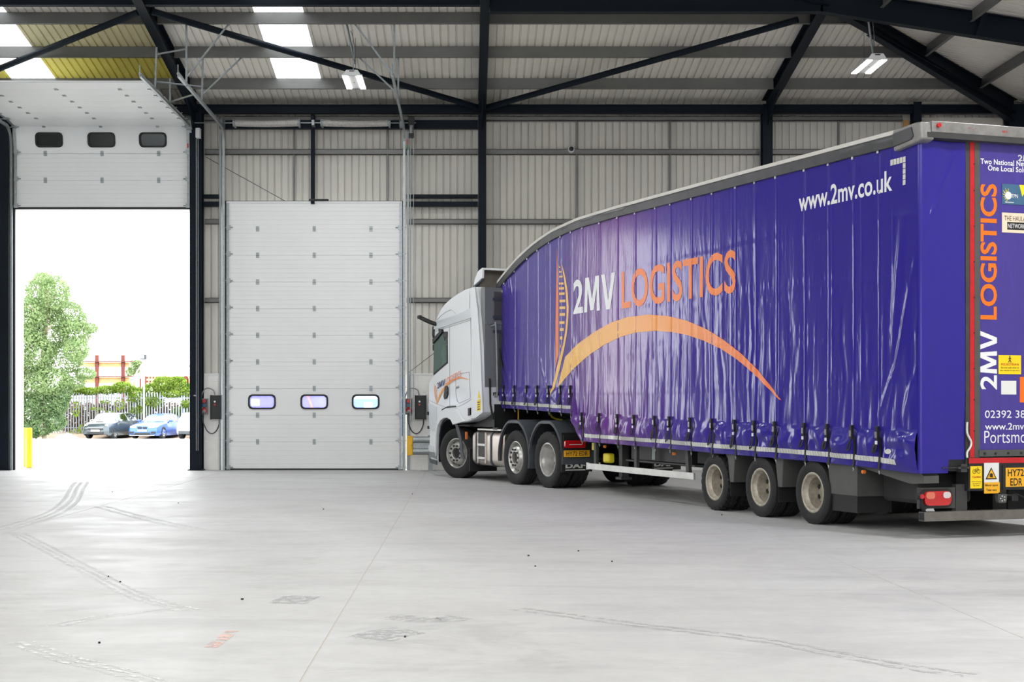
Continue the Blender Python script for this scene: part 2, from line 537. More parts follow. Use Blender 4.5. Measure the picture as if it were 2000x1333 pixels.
def gradient_print(name, a, bcol, x0, x1):
    m = bpy.data.materials.new(name); m.use_nodes = True
    nt = m.node_tree; b = nt.nodes['Principled BSDF']
    tc = nt.nodes.new('ShaderNodeTexCoord'); sx = nt.nodes.new('ShaderNodeSeparateXYZ')
    nt.links.new(tc.outputs['Object'], sx.inputs[0])
    mr = nt.nodes.new('ShaderNodeMapRange'); mr.inputs['From Min'].default_value = x0; mr.inputs['From Max'].default_value = x1
    r = nt.nodes.new('ShaderNodeValToRGB')
    r.color_ramp.elements[0].color = (*lin(a), 1); r.color_ramp.elements[1].color = (*lin(bcol), 1)
    nt.links.new(sx.outputs['X'], mr.inputs['Value']); nt.links.new(mr.outputs[0], r.inputs['Fac'])
    nt.links.new(r.outputs['Color'], b.inputs['Base Color']); b.inputs['Roughness'].default_value = 0.36
    MATS[name] = m
gradient_print('print_arc', (240, 186, 84), (238, 122, 62), 10.2, 3.6)
gradient_print('print_arc_small', (238, 170, 80), (226, 100, 44), 0.9, -0.7)

# ------------------------------------------------------------------ the building
YW = 33.84                 # inner face of the door wall
PITCH = 0.1586
XC = 12.55                 # right-hand eaves
def zr(y): return 8.44 + PITCH * (YW - y)           # underside of the back roof slope
def zr2(x): return 8.44 + PITCH * (XC - x)          # underside of the right roof slope
RIDGE_Y = 11.0
COVER = 0.97; PITCHR = COVER / 6

# --- floor: separate slabs with sawn joints
floor = MB().box(-30, 12.9, -14, 34.5, -0.25, -0.03).build('floor', 'under_floor')
tag(floor, 'pale grey concrete warehouse floor', 'floor', kind='structure')
jx = [-29.7, -23.25, -18.8, -14.34, -9.87, -5.4, -0.9, 3.56, 8.03, 12.85]
jy = [-13.8, -10.5, 0.6, 11.7, 22.8, 34.45]
for i in range(len(jx) - 1):
    for j in range(len(jy) - 1):
        g = 0.006
        MB().box(jx[i] + g, jx[i + 1] - g, jy[j] + 0.002, jy[j + 1] - 0.002, -0.04, 0.0).build('concrete_slab', 'concrete', floor)
fil = MB()
for x in (-5.4, -0.9, 3.56):
    fil.box(x - 0.0055, x + 0.0055, -10, 34.4, -0.03, -0.002)
fil.build('joint_sealant', 'mortar', floor)

def ground(px, py):
    y = F * EYE / (py - CY)
    return ((px - CX) * y / F, y)
def floor_strip(name, pts, width, m, z=0.0015, lanes=1):
    """a mark lying on the floor along a smooth line"""
    P = [Vector((*p, 0)) for p in pts]
    fine = []
    for k in range(len(P) - 1):
        a = P[max(k - 1, 0)]; b = P[k]; c = P[k + 1]; d = P[min(k + 2, len(P) - 1)]
        for t in np.linspace(0, 1, 8, endpoint=False):
            fine.append(0.5 * ((2 * b) + (c - a) * t + (2 * a - 5 * b + 4 * c - d) * t * t + (3 * b - a - 3 * c + d) * t ** 3))
    fine.append(P[-1])
    mb = MB()
    for l in range(lanes):
        off = (l - (lanes - 1) / 2) * width / lanes
        hw = width / lanes * (0.5 if lanes == 1 else 0.3)
        rows = []
        for k, p in enumerate(fine):
            d = (fine[min(k + 1, len(fine) - 1)] - fine[max(k - 1, 0)]).normalized()
            n = Vector((-d.y, d.x, 0))
            rows.append([p + n * (off - hw) + Vector((0, 0, z)), p + n * (off + hw) + Vector((0, 0, z))])
        mb.grid(rows)
    return mb.build(name, m, floor, fix=False)
floor_strip('tyre_mark', [ground(0, 1034), ground(60, 1019), ground(110, 1000), ground(138, 978), ground(150, 955), ground(160, 942)], 0.34, 'tyre_dust', lanes=3)
floor_strip('tyre_mark', [ground(28, 1040), ground(110, 1082), ground(190, 1125), ground(270, 1165), ground(370, 1193)], 0.22, 'tyre_dust', lanes=3)
floor_strip('tyre_mark', [ground(40, 1255), ground(120, 1285), ground(240, 1315), ground(340, 1345)], 0.2, 'tyre_dust', lanes=3)
floor_strip('tyre_mark', [ground(190, 988), ground(290, 1015), ground(390, 1036)], 0.3, 'tyre_dust', lanes=2)
floor_strip('tyre_mark', [ground(100, 1225), ground(200, 1205), ground(330, 1192)], 0.16, 'tyre_dust', lanes=2)
floor_strip('tyre_mark', [ground(1010, 1190), ground(1250, 1222), ground(1480, 1250), ground(1750, 1300), ground(1900, 1320)], 0.22, 'dark_scuff', lanes=2)
floor_strip('paint_mark', [ground(411, 1266), ground(432, 1250), ground(455, 1233)], 0.09, 'red_marker')
floor_strip('scuff', [ground(720, 1250), ground(760, 1238), ground(805, 1232)], 0.35, 'dark_scuff')
floor_strip('scuff', [ground(760, 1205), ground(850, 1212), ground(900, 1206)], 0.25, 'dark_scuff')
floor_strip('scuff', [ground(560, 1180), ground(590, 1165)], 0.3, 'dark_scuff')
for k in range(14):
    px, py = rnd.uniform(120, 1700), rnd.uniform(940, 1310)
    x, y = ground(px, py)
    if py < 1000 and px > 850: continue
    s = rnd.uniform(0.005, 0.009)
    MB().box(x - s, x + s * 1.4, y - s, y + s, 0.0, 0.012).build('grit', 'chassis', floor, bevel=0.003)

# --- corrugated sheets
RIB = [(0.0, 0.0), (0.056, 0.0), (0.066, 0.032), (0.086, 0.032), (0.096, 0.0), (PITCHR, 0.0)]
def sheet_columns(x0):
    out = []
    for k in range(6):
        for (u, d) in RIB[:-1]:
            out.append((x0 + k * PITCHR + u, d, k))
    out.append((x0 + COVER + 0.0, 0.0, 5))
    return out

wall_back = empty('wall_back', (0, YW, 0), label='rear warehouse wall of corrugated cladding above painted blockwork', cat='wall', kind='structure')
def wb(mb, name, m, **k):
    """child of the back wall, geometry given in room coordinates"""
    mb.v = [(x, y - YW, z) for x, y, z in mb.v]
    return mb.build(name, m, wall_back, **k)
D1 = (-10.3, -6.31); D2 = (-5.48, -1.46)
YC = 34.08
k0 = -3.2 - 22 * COVER
for s in range(40):
    x0 = k0 + s * COVER
    if x0 > XC - 0.4: break
    mb = MB()
    cols = sheet_columns(x0)
    for a, b in zip(cols[:-1], cols[1:]):
        xm = (a[0] + b[0]) / 2
        zb = 6.04 if (D1[0] < xm < D1[1] or D2[0] < xm < D2[1]) else 2.12
        ya, yb = YC + a[1], YC + b[1]
        mb.add([(a[0], ya, zb), (b[0], yb, zb), (b[0], yb, 8.46), (a[0], ya, 8.46)], [(0, 1, 2, 3)])
    wb(mb, 'cladding_sheet', 'cladding', fix=False)

# girts (grey) and navy secondary beams
def girt(x0, x1, z, h=0.11, m='zinc_grey', y0=33.97, y1=34.07):
    mb = MB().box(x0, x1, y0, y0 + 0.012, z - h / 2, z + h / 2)
    mb.box(x0, x1, y0, y1, z + h / 2 - 0.012, z + h / 2)
    mb.box(x0, x1, y0, y1, z - h / 2, z - h / 2 + 0.012)
    return wb(mb, 'girt', m)
COLS = [-12.75, -6.16, 0.345, 6.81]
for a, b in ((-17, -10.62), (-6.0, 0.25), (0.44, 6.69), (6.93, 12.4)):
    girt(a, b, 7.28, 0.125)
for a, b in ((-17, -10.62), (-6.0, -5.62), (-1.38, 0.25), (0.44, 6.69), (6.93, 12.4)):
    girt(a, b, 5.68); girt(a, b, 3.88)
for a, b in ((-6.0, 0.25), (0.44, 6.69), (6.93, 9.95)):
    girt(a, b, 8.03, 0.1, m='zinc_grey', y0=33.9)
for a, b in ((-5.55, -3.56), (-3.46, 0.25)):
    wb(MB().box(a, b, 33.78, 33.94, 7.78, 7.96), 'door_header_beam', 'navy_steel')
for a, b in ((-6.0, -5.6), (-1.38, 0.25)):
    wb(MB().box(a, b, 33.8, 33.95, 6.2, 6.28), 'trimmer_beam', 'navy_steel')
    wb(MB().box(a, b, 33.8, 33.95, 6.01, 6.12), 'trimmer_beam', 'navy_steel')
wb(MB().box(-3.55, -3.465, 33.75, 33.9, 6.06, 8.1), 'centre_post', 'navy_steel')
for px in (574, 757, 1126, 1309, 1638):
    x = wx(px, 34.0)
    wb(MB().box(x - 0.018, x + 0.018, 33.98, 34.05, 6.1 if px < 800 else 2.2, 7.98), 'sag_rod', 'zinc_grey')
# columns: I sections
def column(x, w, d=0.28, top=8.3, y=33.6):
    mb = MB()
    mb.box(x - w / 2, x + w / 2, y, y + 0.018, 0, top)
    mb.box(x - w / 2, x + w / 2, y + d - 0.018, y + d, 0, top)
    mb.box(x - 0.008, x + 0.008, y + 0.018, y + d - 0.018, 0, top)
    mb.box(x - w / 2 - 0.04, x + w / 2 + 0.04, y - 0.04, y + d + 0.04, 0, 0.02)
    return wb(mb, 'steel_column', 'navy_steel')
column(-6.14, 0.27); column(0.345, 0.17); column(6.81, 0.22); column(-12.75, 0.22)
column(-10.50, 0.25); column(10.2, 0.18, top=8.35); column(12.5, 0.45)
wb(MB().ibeam((-17, 33.72, 8.2), (12.5, 33.72, 8.2), 0.14, 0.2), 'eaves_beam', 'navy_steel')
# smooth boards near the corner
wb(MB().box(10.32, 12.25, 33.96, 34.0, 7.4, 8.06), 'lining_board', 'board_white')
wb(MB().box(10.2, 12.4, 33.96, 34.0, 8.3, 8.46), 'lining_board', 'board_white')
wb(MB().box(9.98, 10.1, 33.94, 33.98, 7.4, 8.0), 'timber_batten', 'timber')
# cable braces
wb(MB().tube((-5.98, 33.93, 7.16), (-4.02, 33.93, 6.07), 0.007, 6), 'tie_wire', 'wire')
wb(MB().tube((-1.36, 33.93, 2.2), (0.2, 33.93, 3.4), 0.007, 6), 'tie_wire', 'wire')

# painted block dado, block by block where the truck leaves it in view
CO = 0.2235
def dado(x0, x1, joints_even, joints_odd):
    for r in range(10):
        z0 = r * CO; z1 = min(z0 + CO - 0.006, 2.17)
        if r == 9: z1 = 2.17
        js = [x0] + [j for j in (joints_even if r % 2 == 0 else joints_odd) if x0 + 0.05 < j < x1 - 0.05] + [x1]
        for a, b in zip(js[:-1], js[1:]):
            wb(MB().box(a + 0.003, b - 0.003, YW + rnd.uniform(0, 0.0015), YW + 0.19, z0 + 0.003, z1), 'concrete_block', 'block_paint', bevel=0.004)
    wb(MB().box(x0 + 0.01, x1 - 0.01, YW + 0.004, YW + 0.18, 0, 2.165), 'mortar_bed', 'block_paint')
dado(-5.99, -5.62, [-5.78], [-5.90])
dado(-1.36, 3.2, [-1.36 + 0.45 * k for k in range(1, 12)], [-1.13 + 0.45 * k for k in range(0, 12)])
for a, b in ((3.21, 12.5), (-17, -10.66)):
    wb(MB().box(a if a > 0 else -24, b, YW, YW + 0.19, 0, 2.17), 'block_wall', 'block_paint')
for a, b in ((-5.99, -5.62), (-1.36, 12.5), (-17, -10.66)):
    wb(MB().box(a, b, YW - 0.015, YW + 0.25, 2.17, 2.2), 'cap_flashing', 'reveal_white')
# outer reveal around the open doorway
rv = MB()
rv.box(D1[0] - 0.08, D1[0], YW + 0.02, 34.5, 0, 6.05)
wb(rv, 'door_reveal', 'reveal_white')
wb(MB().box(D1[1] + 0.004, D1[1] + 0.08, YW + 0.02, 34.5, 0, 6.05), 'door_reveal', 'reveal_white')
wb(MB().box(D1[0], D1[1], YW + 0.02, 34.45, 5.94, 6.05), 'door_reveal', 'reveal_white')
# outside skin so that no daylight leaks round the panels
for a, b, z0, z1 in ((-24.1, D1[0] - 0.08, 0, 8.5), (D1[1] + 0.08, D2[0] - 0.02, 0, 8.5), (D2[1] + 0.02, XC + 0.4, 0, 8.5), (D1[0] - 0.08, D1[1] + 0.08, 6.05, 8.5), (D2[0] - 0.02, D2[1] + 0.02, 6.04, 8.5)):
    wb(MB().box(a, b, 34.3, 34.4, z0, z1), 'outer_skin', 'cladding')

wb(MB().box(12.45, 13.3, 34.0, 34.5, 8.1, 8.6), 'corner_flashing', 'zinc_grey')
wb(MB().box(12.7, 13.3, 33.6, 34.5, 0.0, 8.5), 'corner_flashing', 'zinc_grey')
# --- side wall to the right
wall_right = MB()
n = 0
rows = []
ycur = 34.3
while ycur > -14:
    for u, d in RIB[:-1]:
        rows.append([(XC + 0.25 + d, ycur - u, 0.0), (XC + 0.25 + d, ycur - u, 8.46)])
    ycur -= PITCHR
wall_right.grid(rows)
o = wall_right.build('wall_right', 'cladding', fix=False)
tag(o, 'corrugated side wall on the right', 'wall', kind='structure')

wall_left = MB()
rows = []
ycur = 34.3
while ycur > -14:
    for u, d in RIB[:-1]:
        rows.append([(-24.0 - d, ycur - u, 0.0), (-24.0 - d, ycur - u, 8.5)])
    ycur -= PITCHR
wall_left.grid(rows)
mat('dark_lining', (150, 150, 150), 0.7, var=0.1)
o = wall_left.build('wall_left', 'dark_lining', fix=False)
tag(o, 'corrugated side wall on the left', 'wall', kind='structure')

wf = MB()
for a, b in ((-24, -18.5), (-13.5, -8.0), (-3.0, 2.0), (7.0, XC + 0.3)): wf.box(a, b, -14.1, -14.0, 0, 5.6)
wf = wf.box(-24, XC + 0.3, -14.1, -14.0, 5.6, 8.6).build('wall_front', 'dark_lining')
tag(wf, 'plain wall behind the photographer', 'wall', kind='structure')

# --- roof
ceiling = empty('ceiling', (0, 0, 8.44), label='pitched corrugated roof on grey purlins and navy rafters', cat='ceiling', kind='structure')
def cl(mb, name, m, **k):
    mb.v = [(x, y, z - 8.44) for x, y, z in mb.v]
    return mb.build(name, m, ceiling, **k)
TH = math.atan(PITCH); CN, SN = math.cos(TH), math.sin(TH)
def hip_y(x):                        # the back slope ends on the hip line or the ridge
    return max(RIDGE_Y, YW - max(0.0, XC - x))
SKY_L = {9, 15}                      # rooflights seen in the photo
sky_more = {3, -3, 21, 27}
xs0 = -3.2 - 15 * COVER
wcount = 0
for s in range(-12, 32):
    x0 = xs0 + s * COVER
    if x0 > XC: break
    colsx = sheet_columns(x0)
    is_sky = s in (2, 8, 14)
    # skylights stop under the hip
    def strip(y_far, y_near_cap):
        mb = MB()
        for a, b in zip(colsx[:-1], colsx[1:]):
            xa, xb = min(a[0], XC), min(b[0], XC)
            if xb - xa < 1e-6: continue
            ya, yb = max(hip_y(xa), y_near_cap), max(hip_y(xb), y_near_cap)
            if ya >= y_far and yb >= y_far: continue
            ya, yb = min(ya, y_far), min(yb, y_far)
            mb.add([(xa, y_far, zr(y_far) + a[1]), (xb, y_far, zr(y_far) + b[1]), (xb, yb, zr(yb) + b[1]), (xa, ya, zr(ya) + a[1])], [(0, 1, 2, 3)])
        return mb
    if is_sky:
        wcount += 1
        w = strip(32.95, 0).build('window_%d' % wcount, 'skylight_grp', None, fix=False)
        tag(w, 'translucent rooflight strip', 'skylight', group='rooflight strips', kind='structure')
        cl(strip(34.42, 32.95), 'roof_sheet', 'roof_sheet', fix=False)
    else:
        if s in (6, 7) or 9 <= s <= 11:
            # yellow bounce light painted into the sheets beside the left rooflight
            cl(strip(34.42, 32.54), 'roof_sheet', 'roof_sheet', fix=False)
            cl(strip(32.54, 30.79), 'roof_sheet', 'yellow_bounce_sheet', fix=False)
            cl(strip(30.79, 29.11), 'roof_sheet', 'tan_bounce_sheet', fix=False)
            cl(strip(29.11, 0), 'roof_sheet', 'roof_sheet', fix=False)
        else:
            cl(strip(34.42, 0), 'roof_sheet', 'roof_sheet', fix=False)
# right slope
ycur = 34.0
while ycur > -14:
    mb = MB()
    pts = []
    for k in range(6):
        for u, d in RIB[:-1]: pts.append((ycur - k * PITCHR - u, d))
    pts.append((ycur - COVER, 0.0))
    for (ya, da), (yb, db) in zip(pts[:-1], pts[1:]):
        def xe(y): return max(XC - max(0.0, YW - y), XC - (YW - RIDGE_Y))
        xa, xb = xe(ya), xe(yb)
        mb.add([(XC + 0.3, ya, zr2(XC + 0.3) + da), (XC + 0.3, yb, zr2(XC + 0.3) + db), (xb, yb, zr2(xb) + db), (xa, ya, zr2(xa) + da)], [(0, 1, 2, 3)])
    cl(mb, 'roof_sheet', 'roof_sheet', fix=False)
    ycur -= COVER
# far side of the ridge, over and behind the photographer, with its own rooflights
zrd = zr(RIDGE_Y)
for k in range(-13, 12):
    xa = -9.99 - 0 * k + (k * 1.6)
    xb = xa + 1.6
    if xb > XC - (YW - RIDGE_Y): xb = XC - (YW - RIDGE_Y)
    if xa >= xb: break
    nm, m2 = ('roof_sheet', 'roof_sheet')
    mb = MB().add([(xa, RIDGE_Y, zrd), (xb, RIDGE_Y, zrd), (xb, -14, zrd - PITCH * 25), (xa, -14, zrd - PITCH * 25)], [(0, 1, 2, 3)])
    if k % 6 == 0:
        wcount += 1
        tag(mb.build('window_%d' % wcount, 'skylight_grp', None, fix=False), 'translucent rooflight strip', 'skylight', group='rooflight strips', kind='structure')
    else:
        cl(mb, nm, m2, fix=False)

# purlins
PS = [1.30, 3.05, 4.73] + [6.45 + 1.72 * k for k in range(0, 9)]
def purlin(p, q, name='purlin'):
    p = Vector(p); q = Vector(q)
    mb = MB()
    d = (q - p).normalized()
    side = Vector((0, -1, PITCH)) if abs(d.x) > 0.5 else Vector((-1, 0, PITCH))
    side.normalize()
    up = Vector((0, 0, 1))
    mb.bar(p - up * 0.12, q - up * 0.12, 0.012, 0.24)
    mb.bar(p - up * 0.236 + side * 0.03, q - up * 0.236 + side * 0.03, 0.06, 0.01)
    mb.bar(p - up * 0.006 - side * 0.03, q - up * 0.006 - side * 0.03, 0.06, 0.01)
    return cl(mb, name, 'zinc_grey')
for s in PS:
    y = YW - s
    x1 = XC - s
    cuts = [-17.0] + [c for c in COLS if c < x1 - 0.3] + [x1]
    for a, b in zip(cuts[:-1], cuts[1:]):
        purlin((a + 0.09, y, zr(y)), (b - 0.09, y, zr(y)))
    x = XC - s
    yend = y
    ycuts = [yend, 28.0, 21.5, 15.0, 8.5] if yend > 28.3 else [yend, 21.5 if yend > 22 else 15.0, 8.5]
    for a, b in zip(ycuts[:-1], ycuts[1:]):
        if a - b < 0.5: continue
        purlin((x, a - 0.1, zr2(x)), (x, b + 0.1, zr2(x)))
# rafters on the back slope
def rafter(x, y1, w=0.19, d=0.34):
    y0 = 33.75
    up = Vector((0, SN, CN))
    mb = MB().ibeam((x, y0, zr(y0) - d / 2 - 0.03), (x, y1, zr(y1) - d / 2 - 0.03), w, d, 0.02, 0.014, up=(0, 0, 1))
    # haunch at the column
    mb.add([(x - 0.007, y0, zr(y0) - d), (x + 0.007, y0, zr(y0) - d), (x - 0.007, y0, zr(y0) - d - 0.45), (x + 0.007, y0, zr(y0) - d - 0.45),
            (x - 0.007, y0 - 1.5, zr(y0 - 1.5) - d), (x + 0.007, y0 - 1.5, zr(y0 - 1.5) - d)], [(0, 1, 3, 2), (0, 2, 4), (1, 5, 3), (2, 3, 5, 4)])
    return cl(mb, 'rafter', 'navy_steel')
rafter(-12.75, RIDGE_Y); rafter(-6.16, RIDGE_Y); rafter(0.345, RIDGE_Y, w=0.17); rafter(6.81, 28.1, w=0.2, d=0.26)
# hip rafter
def hip(a): return Vector((XC - a, YW - a, 8.44 + PITCH * a))
a0, a1 = 0.15, 22.0
cl(MB().ibeam(hip(a0) - Vector((0, 0, 0.2)), hip(a1) - Vector((0, 0, 0.2)), 0.18, 0.3, 0.02, 0.014), 'hip_rafter', 'navy_steel')
cl(MB().ibeam(hip(0.2) + Vector((-0.0, 0.0, -0.47)), hip(4.6) - Vector((0, 0, 0.30)), 0.16, 0.2, 0.02, 0.014), 'hip_haunch', 'navy_steel')
# cross frame 5.8 m in front of the wall
YB = 28.0
zb = zr(YB)
cl(MB().ibeam((-17, YB, zb - 0.19), (0.25, YB, zb - 0.19), 0.16, 0.32), 'tie_beam', 'navy_steel')
xh = XC - (YW - YB)
cl(MB().ibeam((0.43, YB, zb - 0.25), (xh, YB, zb - 0.25), 0.2, 0.46, 0.022, 0.016), 'frame_beam', 'navy_steel')
cl(MB().ibeam((xh - 0.02, YB, zb - 0.25), (XC, YB, zr2(XC) - 0.25), 0.2, 0.46, 0.022, 0.016), 'frame_beam', 'navy_steel')
# stiffener and knee bits on the right slope frame
cl(MB().bar((9.6, YB - 0.1, zr2(9.6) - 0.48), (9.75, YB - 0.1, zr2(9.75) - 0.02), 0.03, 0.1), 'stiffener', 'navy_steel')
# round wind braces
for p, q in (((0.28, 33.5), (-6.03, 28.35)), ((0.43, 33.5), (6.4, 28.75)), ((-6.28, 28.4), (-12.6, 33.4))):
    A = Vector((p[0], p[1], zr(p[1]) - 0.30)); B = Vector((q[0], q[1], zr(q[1]) - 0.30))
    cl(MB().tube(A, B, 0.065, 14), 'wind_brace', 'navy_steel', smooth=True)
for a, b in ((3.0, 4.4), (4.7, 5.8)):
    cl(MB().tube(hip(a) + Vector((0.12, 0.12, -0.06)), hip(b) + Vector((0.12, 0.12, -0.06)), 0.03, 8), 'filler_strip', 'timber')

# ------------------------------------------------------------------ sectional doors
def panel_mesh(w, h=0.604, windows=()):
    mb = MB()
    if not windows:
        prof = []
        n = 6
        for k in range(n):
            a, b = h * k / n, h * (k + 1) / n
            prof += [(a + 0.006, 0.0), (b - 0.006, 0.0), (b, 0.005)]
        prof = [(0.0, 0.006)] + prof[:-1] + [(h, 0.006), (h, 0.042), (0, 0.042)]
        mb.prism([(y, z) for z, y in prof], -w / 2, w / 2, axis='x')
    else:
        zs = (windows[0][2], windows[0][3])
        mb.box(-w / 2, w / 2, 0, 0.042, 0.001, zs[0]); mb.box(-w / 2, w / 2, 0, 0.042, zs[1], h - 0.001)
        xs = [-w / 2]
        for a, b, _, _ in windows: xs += [a, b]
        xs += [w / 2]
        for a, b in zip(xs[0::2], xs[1::2]): mb.box(a, b, 0, 0.042, zs[0], zs[1])
    mb.box(-w / 2, w / 2, 0.012, 0.032, h - 0.02, h + 0.014)     # tongue closing the joint
    return mb.mesh('door_panel', 'door_white')
def frame_ring(x0, x1, z0, z1, t, r, y0, y1):
    o = rrect(x0, x1, z0, z1, r); i = rrect(x0 + t, x1 - t, z0 + t, z1 - t, max(0.01, r - t * 0.6))
    n = len(o)
    vs = [(x, y0, z) for x, z in o] + [(x, y0, z) for x, z in i] + [(x, y1, z) for x, z in o] + [(x, y1, z) for x, z in i]
    fs = []
    for k in range(n):
        j = (k + 1) % n
        fs += [(k, j, n + j, n + k), (2 * n + k, 3 * n + k, 3 * n + j, 2 * n + j), (k, 2 * n + k, 2 * n + j, j), (n + k, n + j, 3 * n + j, 3 * n + k)]
    return MB().add(vs, fs)

PW = 4.0
WIN = [(-1.48, -0.90, 0.16, 0.45), (-0.29, 0.29, 0.16, 0.45), (0.88, 1.46, 0.16, 0.45)]
WIN = [(a - 0.01, b + 0.01, c, d) for a, b, c, d in WIN]
pm_plain = panel_mesh(PW); pm_win = panel_mesh(PW, windows=WIN)
cap_me = MB().box(0, 0.065, -0.006, 0.0, 0.004, 0.6).mesh('end_cap', 'galvanised')
hinge_me = MB().box(-0.035, 0.035, -0.012, 0.0, -0.06, -0.006).box(-0.035, 0.035, -0.012, 0.0, 0.006, 0.06).tube((-0.035, -0.012, 0), (0.035, -0.012, 0), 0.012, 8).mesh('hinge', 'galvanised')
roller_me = MB().box(-0.05, 0.04, -0.03, 0.0, -0.05, 0.05).tube((-0.14, -0.02, 0), (0.1, -0.02, 0), 0.012, 8).mesh('roller_bracket', 'galvanised')
frame_me = frame_ring(-0.315, 0.315, -0.17, 0.17, 0.038, 0.1, -0.02, 0.05).mesh('window_frame', 'black_rubber', smooth=True)
def pane_mesh(m):
    return MB().prism(rrect(-0.285, 0.285, -0.14, 0.14, 0.075), 0.012, 0.018).mesh('window_pane', m)
pane_clear = pane_mesh('acrylic_pane'); pane_smoke = pane_mesh('smoke_pane')

def make_door(name, label, xc, poses, win_index, pane_me):
    d = empty(name, (xc, 33.80, 0), label=label, cat='door', kind='structure')
    for k, (y, z, rx) in enumerate(poses):
        p = link('door_panel', pm_win if k == win_index else pm_plain, d, (0, y - 33.80, z))
        p.rotation_euler = (rx, 0, 0)
        if k == win_index:
            for a, b, c, e in WIN:
                f = link('window_frame', frame_me, p, ((a + b) / 2, 0, (c + e) / 2))
                g = link('window_pane', pane_me, p, ((a + b) / 2, 0, (c + e) / 2))
        e1 = link('end_cap', cap_me, p, (-PW / 2 - 0.001, 0, 0)); e2 = link('end_cap', cap_me, p, (PW / 2 - 0.064, 0, 0))
        if k > 0:
            for hx in (-1.29, 0.0, 1.29):
                link('hinge', hinge_me, p, (hx, 0, 0))
        l = link('roller_bracket', roller_me, p, (-PW / 2 + 0.05, -0.004, 0.03))
        r = link('roller_bracket', roller_me, p, (PW / 2 - 0.05, -0.004, 0.03)); r.rotation_euler = (0, 0, math.pi); r.location.y = -0.03
    # tracks
    for sx in (-1, 1):
        x = sx * (PW / 2 + 0.05)
        pts = [(x, -0.07, 0.0), (x, -0.07, 7.40)]
        for t in np.linspace(0, 90, 9)[1:]:
            pts.append((x, -0.07 - 0.38 * (1 - math.cos(R(t))), 7.40 + 0.38 * math.sin(R(t))))
        pts.append((x, 28.45 - 33.8, 7.80))
        mb = MB()
        for a, b in zip(pts[:-1], pts[1:]):
            up = (1, 0, 0)
            mb.bar(a, b, 0.06, 0.05, up=up)
        mb.build('track', 'galvanised', d)
        xa = sx * (PW / 2 + 0.11)
        mb = MB().box(min(xa, xa + sx * 0.05), max(xa, xa + sx * 0.05), -0.03, 0.05, 0, 7.7)
        mb.build('track_angle', 'galv_dull', d)
        part('side_seal', 'black_rubber', d, (min(sx * (PW / 2 + 0.005), sx * (PW / 2 + 0.03)), max(sx * (PW / 2 + 0.005), sx * (PW / 2 + 0.03)), 0.0, 0.06, 0, 6.05))
        # buffer spring at the end of the track
        MB().tube((x, 28.4 - 33.8, 7.83), (x, 28.75 - 33.8, 7.83), 0.03, 8).tube((x, 28.4 - 33.8, 7.8), (x, 28.4 - 33.8, 8.0), 0.012, 6).build('track_stop', 'galvanised', d)
    return d
# the shut door
poses2 = [(33.80, 0.035 + 0.607 * k, 0.0) for k in range(9)]
door_2 = make_door('door_2', 'closed white sectional overhead door with three rounded windows', -3.475, poses2 + [(33.80, 0.035 + 0.607 * 9 - 0.005, 0.0)], 2, pane_clear)
part('top_rail', 'lamp_white', door_2, (-PW / 2, PW / 2, -0.02, 0.05, 6.08, 6.12))
part('bottom_seal', 'black_rubber', door_2, (-PW / 2, PW / 2, 0.0, 0.05, 0.0, 0.035))
part('head_seal', 'black_rubber', door_2, (-PW / 2 - 0.05, PW / 2 + 0.05, 0.05, 0.12, 6.0, 6.14))
# the open door
x1c = (D1[0] + D1[1]) / 2
poses1 = [(33.80, 5.99, 0.0), (33.80, 6.60, 0.0), (33.79, 7.21, R(10.0))]
yy = 33.70 - 0.03
poses1.append((33.68, 7.80, R(82)))
for k in range(6):
    poses1.append((33.07 - 0.609 * k, 7.875, R(90)))
door_1 = make_door('door_1', 'open white sectional overhead door raised above the bright doorway', x1c, poses1, 2, pane_smoke)
part('bottom_seal', 'black_rubber', door_1, (-PW / 2, PW / 2, 0.0, 0.05, 5.945, 5.99))
part('jamb_seal', 'black_rubber', door_1, (PW / 2 - 0.01, PW / 2 + 0.02, 0.02, 0.07, 0, 6.0))
part('jamb_seal', 'black_rubber', door_1, (-PW / 2 - 0.02, -PW / 2 + 0.01, 0.02, 0.07, 0, 6.0))
